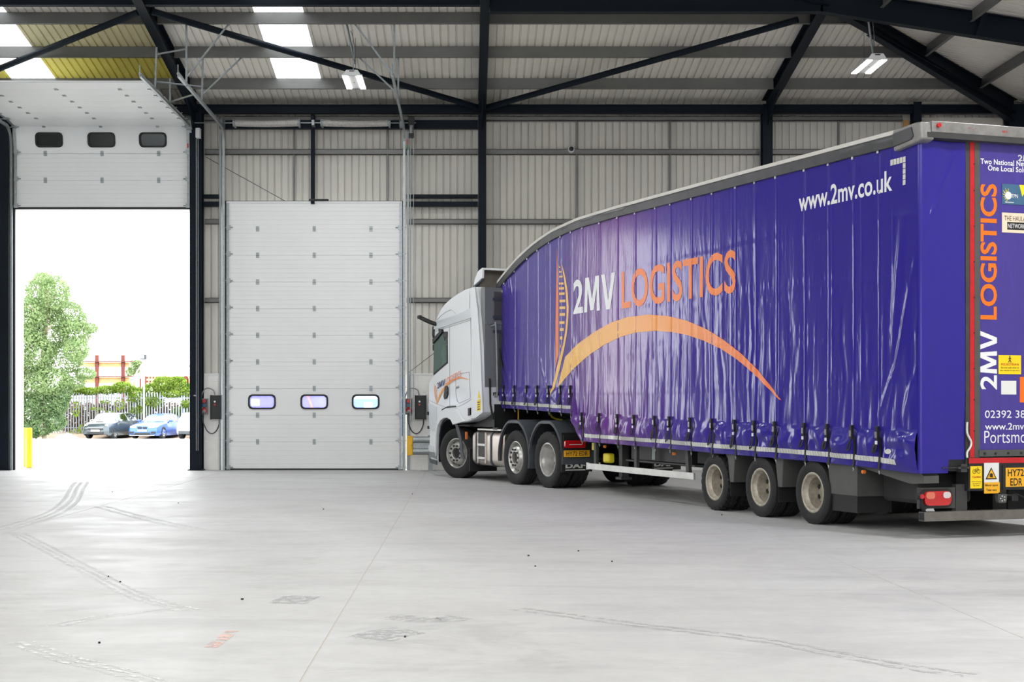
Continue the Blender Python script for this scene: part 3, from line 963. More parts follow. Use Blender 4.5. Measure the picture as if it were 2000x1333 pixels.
# spring shafts
def springs(d, motor=True):
    MB().tube((-2.5, -0.26, 7.86), (2.32, -0.26, 7.86), 0.014, 8).build('shaft', 'galvanised', d)
    for a, b in ((-1.78, -0.32), (0.2, 1.72)):
        prof = []
        mb = MB()
        n = int((b - a) / 0.011)
        pts = []
        for i in range(n + 1):
            t = i / n
            pts.append((0.082 if i % 2 == 0 else 0.078, a + (b - a) * t))
        m3 = MB().lathe(pts, 16)
        m3.v = [(y, -0.26 + x * 1.0, 7.86 + z - 0.02 * math.sin(math.pi * (y - a) / (b - a))) for x, y, z in m3.v]
        m3.build('torsion_spring', 'spring_steel', d, smooth=False)
        for xx in (a, b):
            MB().tube((xx - 0.03, -0.26, 7.86), (xx + 0.03, -0.26, 7.86), 0.088, 12).box(xx - 0.02, xx + 0.02, -0.27, -0.05, 7.78, 7.94).build('spring_plug', 'galv_dull', d)
    for xx in (-2.05, 2.0):
        dr_ = MB().lathe([(0.02, -0.05), (0.17, -0.04), (0.13, -0.02), (0.12, 0.04), (0.15, 0.05), (0.02, 0.06)], 20).build('cable_drum', 'galv_dull', d, smooth=True, loc=(xx, -0.26, 7.86))
        dr_.rotation_euler = (0, 0, R(90))
    MB().box(-0.03, 0.03, -0.3, -0.05, 7.8, 7.92).build('shaft_bearing', 'galvanised', d)
    if motor:
        m = MB().box(2.15, 2.29, -0.36, -0.16, 7.80, 7.98).build('drive_motor', 'black_plastic', d, bevel=0.01)
        MB().tube((2.22, -0.26, 7.8), (2.22, -0.26, 7.62), 0.055, 12).build('motor_body', 'galv_dull', m, smooth=True)
        MB().box(2.16, 2.28, -0.32, -0.2, 7.52, 7.62).build('motor_cap', 'black_plastic', m)
        for xx in (2.2, 2.27):
            MB().tube((xx, -0.3, 7.6), (xx, -0.3, 1.1), 0.009, 6).build('hand_chain', 'galvanised', m)
        MB().box(2.12, 2.15, -0.31, -0.29, 7.36, 7.48).build('red_mark', 'red_plastic', m)
        MB().box(2.12, 2.15, -0.31, -0.29, 7.24, 7.36).build('green_mark', 'green_paint', m)
springs(door_2)
part('safety_sensor', 'black_plastic', door_2, (-0.12, 0.33, -0.06, -0.02, 6.125, 6.17), bevel=0.01)
# chain gear of the open door hangs on the navy column
g = MB().box(2.2, 2.3, -0.42, -0.24, 7.5, 7.72).build('chain_gear', 'lamp_white', door_1, bevel=0.01)
for xx in (2.2, 2.24):
    MB().tube((xx, -0.3, 7.5), (xx, -0.3, 0.45), 0.009, 6).build('hand_chain', 'galvanised', g)
MB().box(2.14, 2.2, -0.3, -0.28, 1.68, 1.71).build('chain_cleat', 'galvanised', g)
MB().box(1.98, 2.01, -0.24, -0.22, 7.3, 7.4).build('red_mark', 'red_plastic', g)
MB().box(1.98, 2.01, -0.24, -0.22, 1.98, 2.08).build('red_mark', 'red_plastic', g)
MB().box(1.98, 2.01, -0.24, -0.22, 1.89, 1.98).build('green_mark', 'green_paint', g)
MB().tube((1.75, -0.26, 7.86), (2.6, -0.26, 7.86), 0.014, 8).build('shaft', 'galvanised', door_1)
MB().tube((1.98, -0.26, 7.86), (2.1, -0.26, 7.86), 0.16, 20).build('cable_drum', 'galv_dull', door_1)
# perforated angle hangers carrying the tracks
def hanger(d, p, q, w=0.035):
    ox, oy, _ = d.location
    p = Vector(p) - Vector((ox, oy, 0)); q = Vector(q) - Vector((ox, oy, 0))
    dv = q - p
    mb = MB().bar(p, q, w, 0.005, up=(0, 1, 0.01)).bar(p + Vector((w / 2, 0, 0)), q + Vector((w / 2, 0, 0)), 0.005, w, up=(0, 1, 0.01))
    mb.build('track_hanger', 'galvanised', d)
hanger(door_2, (-5.52, 29.2, 7.75), (-5.52, 29.2, 9.07)); hanger(door_2, (-5.52, 30.9, 7.75), (-5.5, 30.9, 8.75))
hanger(door_2, (-5.5, 29.2, 7.95), (-4.65, 29.2, 9.03)); hanger(door_2, (-5.48, 30.9, 7.97), (-4.63, 30.9, 8.78))
hanger(door_2, (-1.43, 29.2, 7.75), (-1.43, 29.2, 9.07)); hanger(door_2, (-1.43, 30.9, 7.75), (-1.43, 30.9, 8.8))
hanger(door_2, (-1.43, 29.2, 7.95), (-2.25, 29.2, 9.05)); hanger(door_2, (-1.45, 30.9, 7.97), (-2.3, 30.9, 8.78))
hanger(door_1, (-6.28, 29.9, 7.85), (-6.25, 29.9, 8.75)); hanger(door_1, (-6.28, 31.4, 7.85), (-6.28, 31.4, 8.4))
hanger(door_1, (-6.25, 29.9, 8.55), (-5.55, 29.25, 8.5)); hanger(door_1, (-6.27, 29.9, 8.0), (-5.52, 30.85, 8.1)); hanger(door_1, (-6.27, 31.4, 7.9), (-5.55, 30.4, 7.86))

# ------------------------------------------------------------------ wheels shared by the vehicles
_wm = {}
def tyre_mesh(Rr, w, rim, tread):
    key = ('tyre', Rr, w, rim, tread)
    if key in _wm: return _wm[key]
    h = w / 2
    prof = [(rim - 0.012, -h * 0.72), (rim + 0.01, -h * 0.86), (rim + (Rr - rim) * 0.45, -h), (Rr - 0.045, -h * 0.98), (Rr - 0.012, -h * 0.88)]
    edge = [0.82]
    gro = [-0.5, -0.17, 0.17, 0.5]
    tr = [(Rr, -h * 0.82)]
    for g in gro:
        tr += [(Rr, h * (g - 0.05)), (Rr - 0.014, h * (g - 0.035)), (Rr - 0.014, h * (g + 0.035)), (Rr, h * (g + 0.05))]
    tr += [(Rr, h * 0.82)]
    a = len(prof); prof = prof + tr; b = len(prof)
    prof += [(r, -y) for r, y in reversed(prof[:a])]
    n = 144 if tread == 'lug' else 64
    def mod(i, k, r, y):
        if tread == 'lug' and a - 1 <= k <= b:
            ph = (i + int(abs(y) / h * 5)) % 6
            return r - (0.014 if ph < 2 and r > Rr - 0.02 else 0.0)
        return r
    me = MB().lathe(prof, n, mod if tread == 'lug' else None).mesh('tyre', 'tyre', smooth=True)
    _wm[key] = me
    return me
def lm(key, fn):
    if key not in _wm: _wm[key] = fn()
    return _wm[key]
def rim_dish(rim, w, m, key):
    """deep dish outer wheel of a twin pair, open to +y"""
    h = w / 2
    def f():
        mb = MB().lathe([(rim + 0.012, h * 0.86), (rim - 0.004, h * 0.9), (rim - 0.02, h * 0.82), (rim - 0.03, h * 0.5), (rim - 0.05, h * 0.3), (rim - 0.055, -h * 0.8),
                         (rim * 0.74, -h * 1.0), (rim * 0.56, -h * 0.85), (rim * 0.40, -h * 0.85), (rim * 0.38, -h * 0.6), (rim * 0.2, -h * 0.55), (0.0, -h * 0.5)], 48)
        return mb.mesh('rim', m, smooth=True)
    return lm(('dish', key), f)
def holes_mesh(rim, w, y, rr, n, hr, key):
    def f():
        mb = MB()
        for i in range(n):
            t = 2 * math.pi * (i + 0.5) / n
            c = Vector((rr * math.cos(t), y, rr * math.sin(t)))
            mb.tube(c - Vector((0, 0.02, 0)), c + Vector((0, 0.012, 0)), hr, 12)
        return mb.mesh('hand_holes', 'nut_dark')
    return lm(('holes', key), f)
def rim_front(rim, w):
    h = w / 2
    def f():
        mb = MB().lathe([(rim + 0.012, h * 0.86), (rim - 0.006, h * 0.92), (rim - 0.02, h * 0.8), (rim - 0.035, h * 0.45), (rim * 0.84, h * 0.35), (rim * 0.74, h * 0.72),
                         (rim * 0.66, h * 1.0), (rim * 0.62, h * 1.06), (rim * 0.40, h * 1.06), (rim * 0.37, h * 1.0), (rim * 0.36, h * 0.55), (0.0, h * 0.55)], 48)
        return mb.mesh('rim', 'rim_silver', smooth=True)
    return lm(('front', rim, w), f)
def nuts_mesh(rim, w):
    h = w / 2
    def f():
        mb = MB()
        for i in range(10):
            t = 2 * math.pi * i / 10
            c = Vector((rim * 0.515 * math.cos(t), h * 1.05, rim * 0.515 * math.sin(t)))
            mb.tube(c, c + Vector((0, 0.022, 0)), 0.021, 8)
        return mb.mesh('wheel_nuts', 'nut_dark')
    return lm(('nuts', rim, w), f)
def cap_mesh(rim, w):
    h = w / 2
    return lm(('cap', rim, w), lambda: MB().lathe([(rim * 0.355, h * 0.62), (rim * 0.3, h * 0.72), (0.0, h * 0.74)], 24).mesh('hub_cap', 'nut_dark', smooth=True))

def put_wheel(parent, x, y, z, Rr, w, rim, kind, tread='rib', side=1):
    t = link('tyre', tyre_mesh(Rr, w, rim, tread), parent, (x, y, z))
    if side < 0: t.rotation_euler = (0, 0, math.pi)
    if kind == 'front':
        link('rim', rim_front(rim, w), t)
        link('wheel_nuts', nuts_mesh(rim, w), t)
        link('hub_cap', cap_mesh(rim, w), t)
        link('hand_holes', holes_mesh(rim, w, w * 0.5 * 0.4, rim * 0.8, 10, 0.022, ('f', rim, w)), t)
    elif kind == 'dish':
        key = (rim, w, Rr < 0.45)
        link('rim', rim_dish(rim, w, 'rim_dirty' if Rr < 0.45 else 'rim_silver', key), t)
        link('hand_holes', holes_mesh(rim, w, -w * 0.5 * 0.92, rim * 0.66, 8, 0.034 if Rr > 0.45 else 0.03, key), t)
    return t

# ------------------------------------------------------------------ trailer
TRAILER = empty('curtain_trailer', (6.2125, 16.855, 0), R(109.0), label='long purple curtain-sided semi-trailer with white and orange lettering', cat='trailer')
LEN = 13.45
def interp(tab, x):
    xs = [t[0] for t in tab]; ys = [t[1] for t in tab]
    return np.interp(x, xs, ys)
TOP = [(-0.1, 4.60), (0.24, 4.61), (2.0, 4.635), (4.05, 4.665), (6.5, 4.69), (8.0, 4.705), (9.5, 4.70), (10.2, 4.66), (10.66, 4.625), (11.2, 4.55), (11.66, 4.47), (12.1, 4.37), (12.45, 4.28), (13.0, 4.10), (13.25, 4.01), (13.5, 3.92)]
def ztop(x): return interp(TOP, x) - 0.155          # top of the cloth, under the roof rail
BOT = [(0.0, 0.725), (0.93, 0.76), (2.0, 0.785), (3.24, 0.80), (4.62, 0.81), (6.2, 0.835), (9.2, 0.865), (9.45, 0.90), (9.62, 1.0), (9.74, 1.18), (9.86, 1.34), (11.15, 1.375), (13.5, 1.43)]
def zbot(x): return interp(BOT, x)
def zstrap(x):
    return np.where(np.asarray(x) > 9.7, 1.80 + 0.012 * (np.asarray(x) - 10.5), 1.20 + 0.0135 * np.asarray(x))
STRAPS = [13.15, 12.59, 11.92, 11.4, 10.83, 10.3, 9.84, 9.35, 8.65, 7.93, 7.28, 6.56, 6.06, 5.39, 4.77, 4.1, 3.57, 3.04, 2.35, 1.81, 1.28, 0.77]
nrng = np.random.default_rng(11)
_lat = nrng.random((256, 256))
def vnoise(x, y):
    x = np.asarray(x, float); y = np.asarray(y, float)
    xi = np.floor(x).astype(int); yi = np.floor(y).astype(int)
    fx = x - xi; fy = y - yi
    fx = fx * fx * (3 - 2 * fx); fy = fy * fy * (3 - 2 * fy)
    a = _lat[xi % 256, yi % 256]; b = _lat[(xi + 1) % 256, yi % 256]
    c = _lat[xi % 256, (yi + 1) % 256]; d = _lat[(xi + 1) % 256, (yi + 1) % 256]
    return (a * (1 - fx) + b * fx) * (1 - fy) + (c * (1 - fx) + d * fx) * fy - 0.5
def sstep(a, b, x):
    t = np.clip((x - a) / (b - a), 0, 1)
    return t * t * (3 - 2 * t)
def cloth(x, z):
    """how far the cloth stands out from its flat plane"""
    x = np.asarray(x, float); z = np.asarray(z, float)
    zs = zstrap(x); zb_ = zbot(x)
    d = 0.012 * vnoise(x * 0.9, z * 0.7)
    low = sstep(3.6, 1.4, z)                                   # tighter towards the top
    d += (0.003 + 0.012 * low) * vnoise(x * 5.5 + 1.5 * vnoise(x, z * 1.4), z * 0.55 + 9)
    d += (0.001 + 0.006 * low) * vnoise(x * 14 + 2.0 * vnoise(x * 2, z * 1.7), z * 0.9 + 31) * (0.4 + 1.2 * (vnoise(x * 0.8 + 5, z * 0.6) + 0.5))
    # fluting above the buckles
    up = np.exp(-np.clip(z - zs, 0, 9) / 0.35) * (z >= zs)
    d += 0.016 * up * vnoise(x * 11 + (z - zs) * 1.2, z * 0.4 + 3)
    t = np.clip((zs - z) / np.maximum(zs - zb_, 0.1), 0, 1)       # 0 at the buckles, 1 at the hem
    hem = np.sin(np.pi * np.clip(t, 0, 1) ** 0.8)
    near = np.zeros_like(d); ridge = np.zeros_like(d)
    for s in STRAPS:
        near = np.maximum(near, np.exp(-((x - s) / 0.09) ** 2))
        w = np.where(z > zs, 0.012 + 0.0 * z, 0.02)
        ridge += np.exp(-((x - s + 0.03 * vnoise(z * 0.7, np.full_like(z, s))) / w) ** 2)
    d += 0.007 * ridge * (z > zs - 0.02)
    for s0 in np.arange(0.5, 13.3, 0.62):
        d += 0.003 * np.exp(-((x - s0) / 0.012) ** 2) * (z > zs)
    slack = sstep(13.4, 12.9, x) * 0 + 1.0
    d += (t > 0) * hem * (0.06 * (1 - near) - 0.02 * near)
    d += (t > 0) * hem * 0.075 * vnoise(x * 3.3, z * 5 + 17) * (1 - 0.8 * near)
    d += (t > 0) * hem * 0.035 * vnoise(x * 7 + 4 * vnoise(x * 2, z * 3), z * 9 + 5) * (1 - 0.8 * near)
    d += (t > 0) * 0.012 * (vnoise(x * 2.1, z * 0 + 3) + 0.3) * sstep(0.75, 1.0, t)
    # weld bands
    for zbn, a in ((3.62, 0.5), (2.95, 1.0), (2.35, 0.7), (1.72, 0.7)):
        zz = zbn + 0.02 * np.sin(x * 0.6)
        band = sstep(zz - 0.045, zz - 0.035, z) * sstep(zz + 0.045, zz + 0.035, z)
        d += 0.0025 * band
        pk = np.exp(-((np.abs(z - zz) - 0.085) / 0.05) ** 2) * a * sstep(9.5, 6.5, x)
        d += 0.006 * pk * vnoise(x * 26, z * 2 + zbn * 7)
    # taut diagonal creases at the front edge and the rear corner
    for (xa, za, xb, zb2, w, amp) in ((13.42, 3.45, 12.98, 2.85, 0.05, 0.014), (13.45, 3.25, 13.1, 2.95, 0.04, 0.012), (13.44, 2.85, 12.88, 2.0, 0.055, 0.018), (13.28, 3.0, 12.92, 2.25, 0.045, 0.013),
                                  (13.42, 2.3, 12.82, 1.5, 0.055, 0.018), (13.25, 2.45, 12.78, 1.7, 0.045, 0.014), (13.44, 2.0, 13.05, 1.5, 0.045, 0.014), (13.35, 2.6, 13.1, 2.1, 0.04, 0.012), (13.3, 3.9, 13.05, 3.55, 0.06, 0.02), (12.9, 4.0, 12.75, 3.6, 0.04, 0.012), (13.0, 3.98, 12.9, 3.7, 0.05, 0.014),
                                  (11.3, 2.35, 11.05, 1.85, 0.035, 0.010), (11.15, 2.1, 10.95, 1.82, 0.03, 0.008), (9.9, 2.3, 9.75, 1.9, 0.04, 0.010), (9.75, 2.6, 9.6, 2.0, 0.04, 0.010),
                                  (0.62, 1.3, 0.10, 3.1, 0.035, 0.012), (0.85, 1.25, 0.3, 2.2, 0.035, 0.012), (0.5, 2.2, 0.32, 3.6, 0.06, 0.018), (0.3, 1.35, 0.05, 1.9, 0.05, 0.015), (0.42, 1.2, 0.1, 1.0, 0.06, 0.02), (0.5, 1.05, 0.15, 1.12, 0.05, 0.02)):
        L2 = (xb - xa) ** 2 + (zb2 - za) ** 2
        tt = np.clip(((x - xa) * (xb - xa) + (z - za) * (zb2 - za)) / L2, 0, 1)
        dist = np.hypot(x - xa - tt * (xb - xa), z - za - tt * (zb2 - za))
        d += amp * np.exp(-(dist / w) ** 2) * np.sin(np.pi * np.clip(0.1 + 0.8 * tt, 0, 1))
    d *= sstep(-0.02, 0.1, x) * 0.9 + 0.1
    return d
SIDE = 1.265
# near curtain
NXC, NZC = 820, 130
xs = np.linspace(0.045, LEN, NXC)
V = np.linspace(0, 1, NZC) ** 1.25
XX = np.repeat(xs[None, :], NZC, 0)
ZB = zbot(xs); ZT = ztop(xs)
# gentle scallop of the hem between the straps
ZZ = ZB[None, :] + (ZT - ZB)[None, :] * V[:, None]
YY = SIDE + cloth(XX, ZZ)
me = bpy.data.meshes.new('side_curtain')
vv = np.stack([XX, YY, ZZ], -1).reshape(-1, 3)
idx = np.arange(NXC * NZC).reshape(NZC, NXC)
ff = np.stack([idx[:-1, :-1], idx[1:, :-1], idx[1:, 1:], idx[:-1, 1:]], -1).reshape(-1, 4)
me.from_pydata(vv.tolist(), [], ff.tolist())
me.polygons.foreach_set('use_smooth', [True] * len(me.polygons))
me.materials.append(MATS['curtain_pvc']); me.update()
curtain = link('side_curtain', me, TRAILER)
curtain['label'] = 'glossy purple curtain with printed logo'
# cloth wrapped round the rear corner
NW = 60
rows = []
for j in range(110):
    z = 0.73 + (4.43 - 0.73) * j / 109
    r = []
    for t in range(0, 90, 12):
        r.append((0.045 - 0.045 * math.sin(R(t)), SIDE - 0.045 + 0.045 * math.cos(R(t)), z))
    for i in range(NW):
        u = i / (NW - 1)
        y = SIDE - 0.045 - u * 0.55
        fade = min(1.0, u * 6)
        xx = fade * (0.022 * float(vnoise(u * 3.0 + 3, z * 0.9)) + 0.014 * float(vnoise(u * 6, z * 2.4 + 50)) * float(sstep(2.4, 1.0, z)))
        dd = abs((u - 0.12) - (z - 3.55) * 0.9) if 3.3 < z < 4.3 else 1.0
        xx -= 0.012 * math.exp(-(dd / 0.05) ** 2) * fade
        zz = z
        if z < 1.2 and u > 0.6: zz = z + 0.15 * (1.2 - z) / 0.47
        r.append((xx, y, zz))
    rows.append(r)
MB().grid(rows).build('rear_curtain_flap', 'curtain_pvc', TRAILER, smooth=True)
# far curtain and inner body so that the trailer is solid from any side
bd = MB()
xs2 = np.linspace(0.0, LEN, 60)
rows = [[(x, -SIDE, float(zbot(x))) for x in xs2], [(x, -SIDE - 0.02, float(zbot(x)) + 1.2) for x in xs2], [(x, -SIDE, float(ztop(x))) for x in xs2]]
MB().grid(rows).build('side_curtain', 'curtain_pvc', TRAILER, smooth=True, fix=False)
bulk = MB().box(LEN - 0.05, LEN + 0.03, -1.25, 1.24, 1.40, 3.88)
bulk.build('front_bulkhead', 'cab_back', TRAILER)
part('load_deck', 'chassis', TRAILER, (0.05, 9.7, -1.2, 1.18, 0.95, 1.1), (9.6, LEN, -1.2, 1.18, 1.5, 1.62))
# roof skin and edge rails
rows = []
for x in np.linspace(-0.08, LEN + 0.05, 70):
    z = float(interp(TOP, x))
    rows.append([(x, y, z + 0.05 * (1 - (y / 1.28) ** 2) * 0) for y in (-1.29, 0, 1.285)])
MB().grid(rows).build('roof_skin', 'roof_white', TRAILER, smooth=True, fix=False)
for sy in (1, -1):
    mbw = MB(); mbr = MB()
    rw = []; rr_ = []
    for x in np.linspace(0.18, LEN + 0.04, 110):
        z = float(interp(TOP, x))
        j = 0.012 * float(vnoise(x * 2.3, 2.0))
        rw.append([(x, sy * 1.285, z), (x, sy * 1.305, z - 0.005), (x, sy * 1.305, z - 0.05), (x, sy * 1.295, z - 0.055)])
        rr_.append([(x, sy * 1.295, z - 0.05), (x, sy * (1.318 + j), z - 0.075), (x, sy * (1.315 - j), z - 0.13), (x, sy * (1.30 + j), z - 0.185 - j * 0.6), (x, sy * 1.27, z - 0.19)])
    mbw.grid(rw).build('roof_edge', 'roof_white', TRAILER, smooth=True, fix=False)
    mbr.grid(rr_).build('curtain_rail', 'roof_rail', TRAILER, smooth=True, fix=False)
# curtain runners: small bright rivets under the rail
rv_me = MB().box(-0.014, 0.014, 0, 0.012, -0.025, 0.02).mesh('curtain_runner', 'tape_reflect')
for x in STRAPS + [0.35]:
    z = float(ztop(x)) - 0.035
    link('curtain_runner', rv_me, TRAILER, (x, SIDE + float(cloth(x, z)) + 0.006, z))
# corner casting and rear header
corner = MB().prism([(0.42, 4.60), (0.02, 4.62), (-0.10, 4.61), (-0.12, 4.42), (-0.06, 4.40), (0.40, 4.36)], 1.16, 1.33).build('roof_corner', 'header_grey', TRAILER, bevel=0.02)
MB().prism([(0.40, 4.56), (0.06, 4.58), (0.02, 4.47), (0.06, 4.44), (0.38, 4.41)], 1.325, 1.345).build('corner_plate', 'roof_rail', corner, bevel=0.006)
hd = MB().box(-0.13, -0.02, -1.3, 1.2, 4.50, 4.625).build('rear_header', 'header_grey', TRAILER, bevel=0.01)
MB().box(-0.12, 0.06, -1.25, 1.25, 4.44, 4.50).build('header_soffit', 'chassis_grey', hd)
MB().tube((-0.13, 1.12, 4.575), (-0.155, 1.12, 4.575), 0.026, 12).build('marker_lamp', 'red_lens', hd)
for y0, y1, z0, z1 in ((0.6, 0.72, 4.55, 4.575), (0.2, 0.28, 4.545, 4.57), (0.36, 0.40, 4.575, 4.585)):
    MB().box(-0.1325, -0.129, y0, y1, z0, z1).build('paint_scuff', 'red_scuff', hd)
# rear frame and doors (facing -x)
part('rear_post', 'chassis_grey', TRAILER, (0.0, 0.1, 0.55, 0.66, 0.8, 4.46))
part('rear_post', 'chassis_grey', TRAILER, (0.0, 0.1, -1.06, -0.9, 0.8, 4.46))
part('rear_curtain_flap', 'curtain_pvc', TRAILER, (-0.006, 0.05, -1.262, -1.07, 0.75, 4.44), bevel=0.01)
part('post_tape', 'red_tape', TRAILER, (-0.006, 0.002, -1.055, -0.995, 0.9, 4.47))
part('post_tape', 'red_tape', TRAILER, (-0.006, 0.002, 0.545, 0.605, 0.9, 4.47))
part('corner_post', 'mudguard', TRAILER, (-0.01, 0.09, 0.475, 0.545, 0.9, 4.46))
part('corner_post', 'black_plastic', TRAILER, (0.02, 0.12, 0.64, 1.2, 0.75, 4.46))
rd = part('rear_door', 'door_purple', TRAILER, (-0.004, 0.05, -0.23, 0.475, 0.98, 4.47))
rd2 = part('rear_door', 'door_purple', TRAILER, (-0.004, 0.05, -0.94, -0.245, 0.98, 4.47))
part('door_gasket', 'black_rubber', TRAILER, (0.0, 0.05, -0.245, -0.23, 0.98, 4.47))
dr = part('door_sill', 'mudguard', TRAILER, (-0.02, 0.06, -0.94, 0.49, 0.91, 0.985))
for y in (0.42, 0.27, 0.1, -0.08):
    MB().tube((-0.02, y, 0.945), (-0.03, y, 0.945), 0.014, 8).build('bolt', 'chassis', dr)
sill = part('rear_beam', 'chassis', TRAILER, (-0.02, 0.2, -1.2, 0.635, 0.53, 0.9))
part('beam_tape', 'red_tape', sill, (-0.026, -0.019, -1.2, 0.635, 0.835, 0.895))
for z in (1.2, 1.55, 1.9, 2.3, 2.7, 3.1, 3.5, 3.9, 4.2):
    MB().tube((-0.004, 0.55, z), (-0.012, 0.55, z), 0.008, 6).build('rivet', 'chassis', TRAILER)
# rear lettering; u runs to the right as seen from behind (towards -y)
def rear_text(body, y0, z0, w, h, m, x=-0.008, bold=0.0, rot=False, parent=rd, spacing=1.0, name='lettering'):
    vs_, fs_ = glyph_2mv(0, w, h) if body == '2MV' else text_geo(body, bold, spacing, 0.0, w, h)
    if h > 0.2 or body == '2MV':
        for v2, f2 in islands(vs_, fs_):
            flat_mesh('letter', m, parent, [((x, y0 - (h - v), z0 + u) if rot else (x, y0 - u, z0 + v)) for u, v in v2], f2)
        return None
    o = flat_mesh(name, m, parent, [(x, y0 - u, z0 + v) for u, v in vs_], fs_)
    o['kind'] = 'stuff'
    return o
def rear_plate(name, m, y0, y1, z0, z1, parent=rd, x=-0.008):
    return part(name, m, parent, (x - 0.003, x + 0.003, y1, y0, z0, z1))
rear_text('2MV', -0.045, 4.265, 0.26, 0.07, 'tape_reflect', bold=0.005)
rear_text('Two National Networks', 0.485 - 0.02, 4.205, 0.82, 0.062, 'print_white', bold=0.02, spacing=1.05)
rear_text('One Local Solution', 0.365, 4.135, 0.66, 0.062, 'print_white', bold=0.02, spacing=1.05)
rear_text('LOGISTICS', 0.468, 2.455, 1.53, 0.225, 'print_orange_deep', rot=True, bold=0.025)
rear_text('2MV', 0.468, 1.665, 0.66, 0.225, 'print_white', rot=True, bold=0.025)
rear_text('02392 38 35 50', 0.405, 1.345, 0.93, 0.085, 'print_white', bold=0.0)
rear_text('www.2mv.co.uk', 0.405, 1.21, 0.85, 0.078, 'print_white', bold=0.008)
rear_text('Portsmouth', 0.415, 1.06, 0.80, 0.14, 'print_white', bold=-0.004)
tpn = rear_plate('sticker', 'sign_blue', 0.175, -0.22, 3.765, 3.995)
rear_text('TPN', 0.05, 3.84, 0.09, 0.045, 'print_white', x=-0.0125)
gm = MB().lathe([(0.0, 0), (0.045, 0.0)], 20); gm.v = [(-0.0125, 0.09 + a, 3.865 + c) for a, b, c in gm.v]
gm.build('globe_emblem', 'sign_white', tpn)
for k in range(7):
    t = R(100 + 26 * k); r0, r1 = 0.05, 0.085 + 0.015 * math.sin(k)
    cy_, cz_ = 0.09, 3.865
    P = [(-0.0125, cy_ - r0 * math.cos(t - 0.16), cz_ + r0 * math.sin(t - 0.16)), (-0.0125, cy_ - r0 * math.cos(t + 0.16), cz_ + r0 * math.sin(t + 0.16)), (-0.0125, cy_ - r1 * math.cos(t - 0.2), cz_ + r1 * math.sin(t - 0.2))]
    flat_mesh('sun_ray', 'yellow_hi', tpn, P, [(0, 1, 2)])
flat_mesh('corner_flash', 'yellow_hi', tpn, [(-0.0125, -0.06, 3.994), (-0.0125, -0.2, 3.994), (-0.0125, -0.1, 3.86)], [(0, 1, 2)])
flat_mesh('underline', 'sign_white', tpn, [(-0.0125, 0.135, 3.785), (-0.0125, 0.015, 3.785), (-0.0125, 0.015, 3.793), (-0.0125, 0.135, 3.793)], [(0, 1, 2, 3)])
net = rear_plate('sticker', 'sign_cream', 0.175, -0.22, 3.445, 3.67)
rear_text('THE HAULAGE', 0.145, 3.58, 0.36, 0.055, 'chassis_grey', x=-0.0125)
rear_plate('name_bar', 'ink_black', 0.105, -0.16, 3.48, 3.565, parent=net, x=-0.0105)
rear_text('NETWORK', 0.098, 3.497, 0.24, 0.05, 'print_white', x=-0.0145)
ped = rear_plate('sticker', 'sign_yellow', 0.222, -0.085, 1.84, 2.055)
rear_text('PEDESTRIAN', 0.19, 1.938, 0.245, 0.026, 'ink_red', x=-0.0125, bold=0.02)
rear_text('Do not walk close to', 0.19, 1.905, 0.245, 0.018, 'ink_black', x=-0.0125, bold=0.01)
rear_text('this vehicle at any time', 0.205, 1.872, 0.27, 0.018, 'ink_black', x=-0.0125, bold=0.01)
fg = MB().lathe([(0.0, 0), (0.009, 0.0)], 12); fg.v = [(-0.0125, 0.07 + a, 2.042 + c) for a, b, c in fg.v]
for a, b in (((0.07, 2.033), (0.07, 2.005)), ((0.07, 2.005), (0.09, 1.972)), ((0.07, 2.005), (0.052, 1.972)), ((0.07, 2.028), (0.088, 2.01)), ((0.07, 2.028), (0.052, 2.012))):
    dv = Vector((b[0] - a[0], b[1] - a[1], 0)).normalized() * 0.005
    fg.add([(-0.0125, a[0] - dv.y, a[1] + dv.x), (-0.0125, a[0] + dv.y, a[1] - dv.x), (-0.0125, b[0] + dv.y, b[1] - dv.x), (-0.0125, b[0] - dv.y, b[1] + dv.x)], [(0, 1, 2, 3)])
fg.build('walking_figure', 'ink_black', ped)
rear_plate('sticker', 'sign_white', 0.185, -0.02, 1.61, 1.765)
rear_plate('placard', 'sign_orange', -0.07, -0.22, 1.52, 1.81)
# stickers, plate and lamps on the rear beam
cyc = rear_plate('sticker', 'sign_yellow', 0.62, 0.465, 0.555, 0.805, parent=sill, x=-0.03)
rear_text('Cyclists', 0.60, 0.668, 0.12, 0.028, 'ink_red', x=-0.036, bold=0.02, parent=sill)
for k, b in enumerate(('Beware of passing', 'this vehicle on', 'the inside')):
    rear_text(b, 0.605 - 0.01 * k, 0.625 - 0.022 * k, 0.125 - 0.02 * k, 0.012, 'ink_black', x=-0.036, bold=0.01, parent=sill)
bk = MB()
for cy_ in (0.572, 0.512):
    m2 = MB().lathe([(0.019, 0), (0.024, 0)], 20); bk.add([(-0.036, cy_ + a, 0.745 + c) for a, b, c in m2.v], m2.f)
for a, b in (((0.572, 0.745), (0.55, 0.775)), ((0.55, 0.775), (0.52, 0.775)), ((0.52, 0.775), (0.54, 0.745)), ((0.54, 0.745), (0.572, 0.745)), ((0.54, 0.745), (0.55, 0.778)), ((0.512, 0.745), (0.522, 0.79)), ((0.522, 0.79), (0.535, 0.792))):
    dv = Vector((b[0] - a[0], b[1] - a[1], 0)).normalized() * 0.002
    bk.add([(-0.036, a[0] - dv.y, a[1] + dv.x), (-0.036, a[0] + dv.y, a[1] - dv.x), (-0.036, b[0] + dv.y, b[1] - dv.x), (-0.036, b[0] - dv.y, b[1] + dv.x)], [(0, 1, 2, 3)])
bk.build('bicycle_symbol', 'ink_black', cyc)
bl = rear_plate('sticker', 'sign_white', 0.435, 0.235, 0.615, 0.84, parent=sill, x=-0.03)
rear_plate('sticker_band', 'plate_yellow', 0.435, 0.225, 0.495, 0.62, parent=bl, x=-0.031)
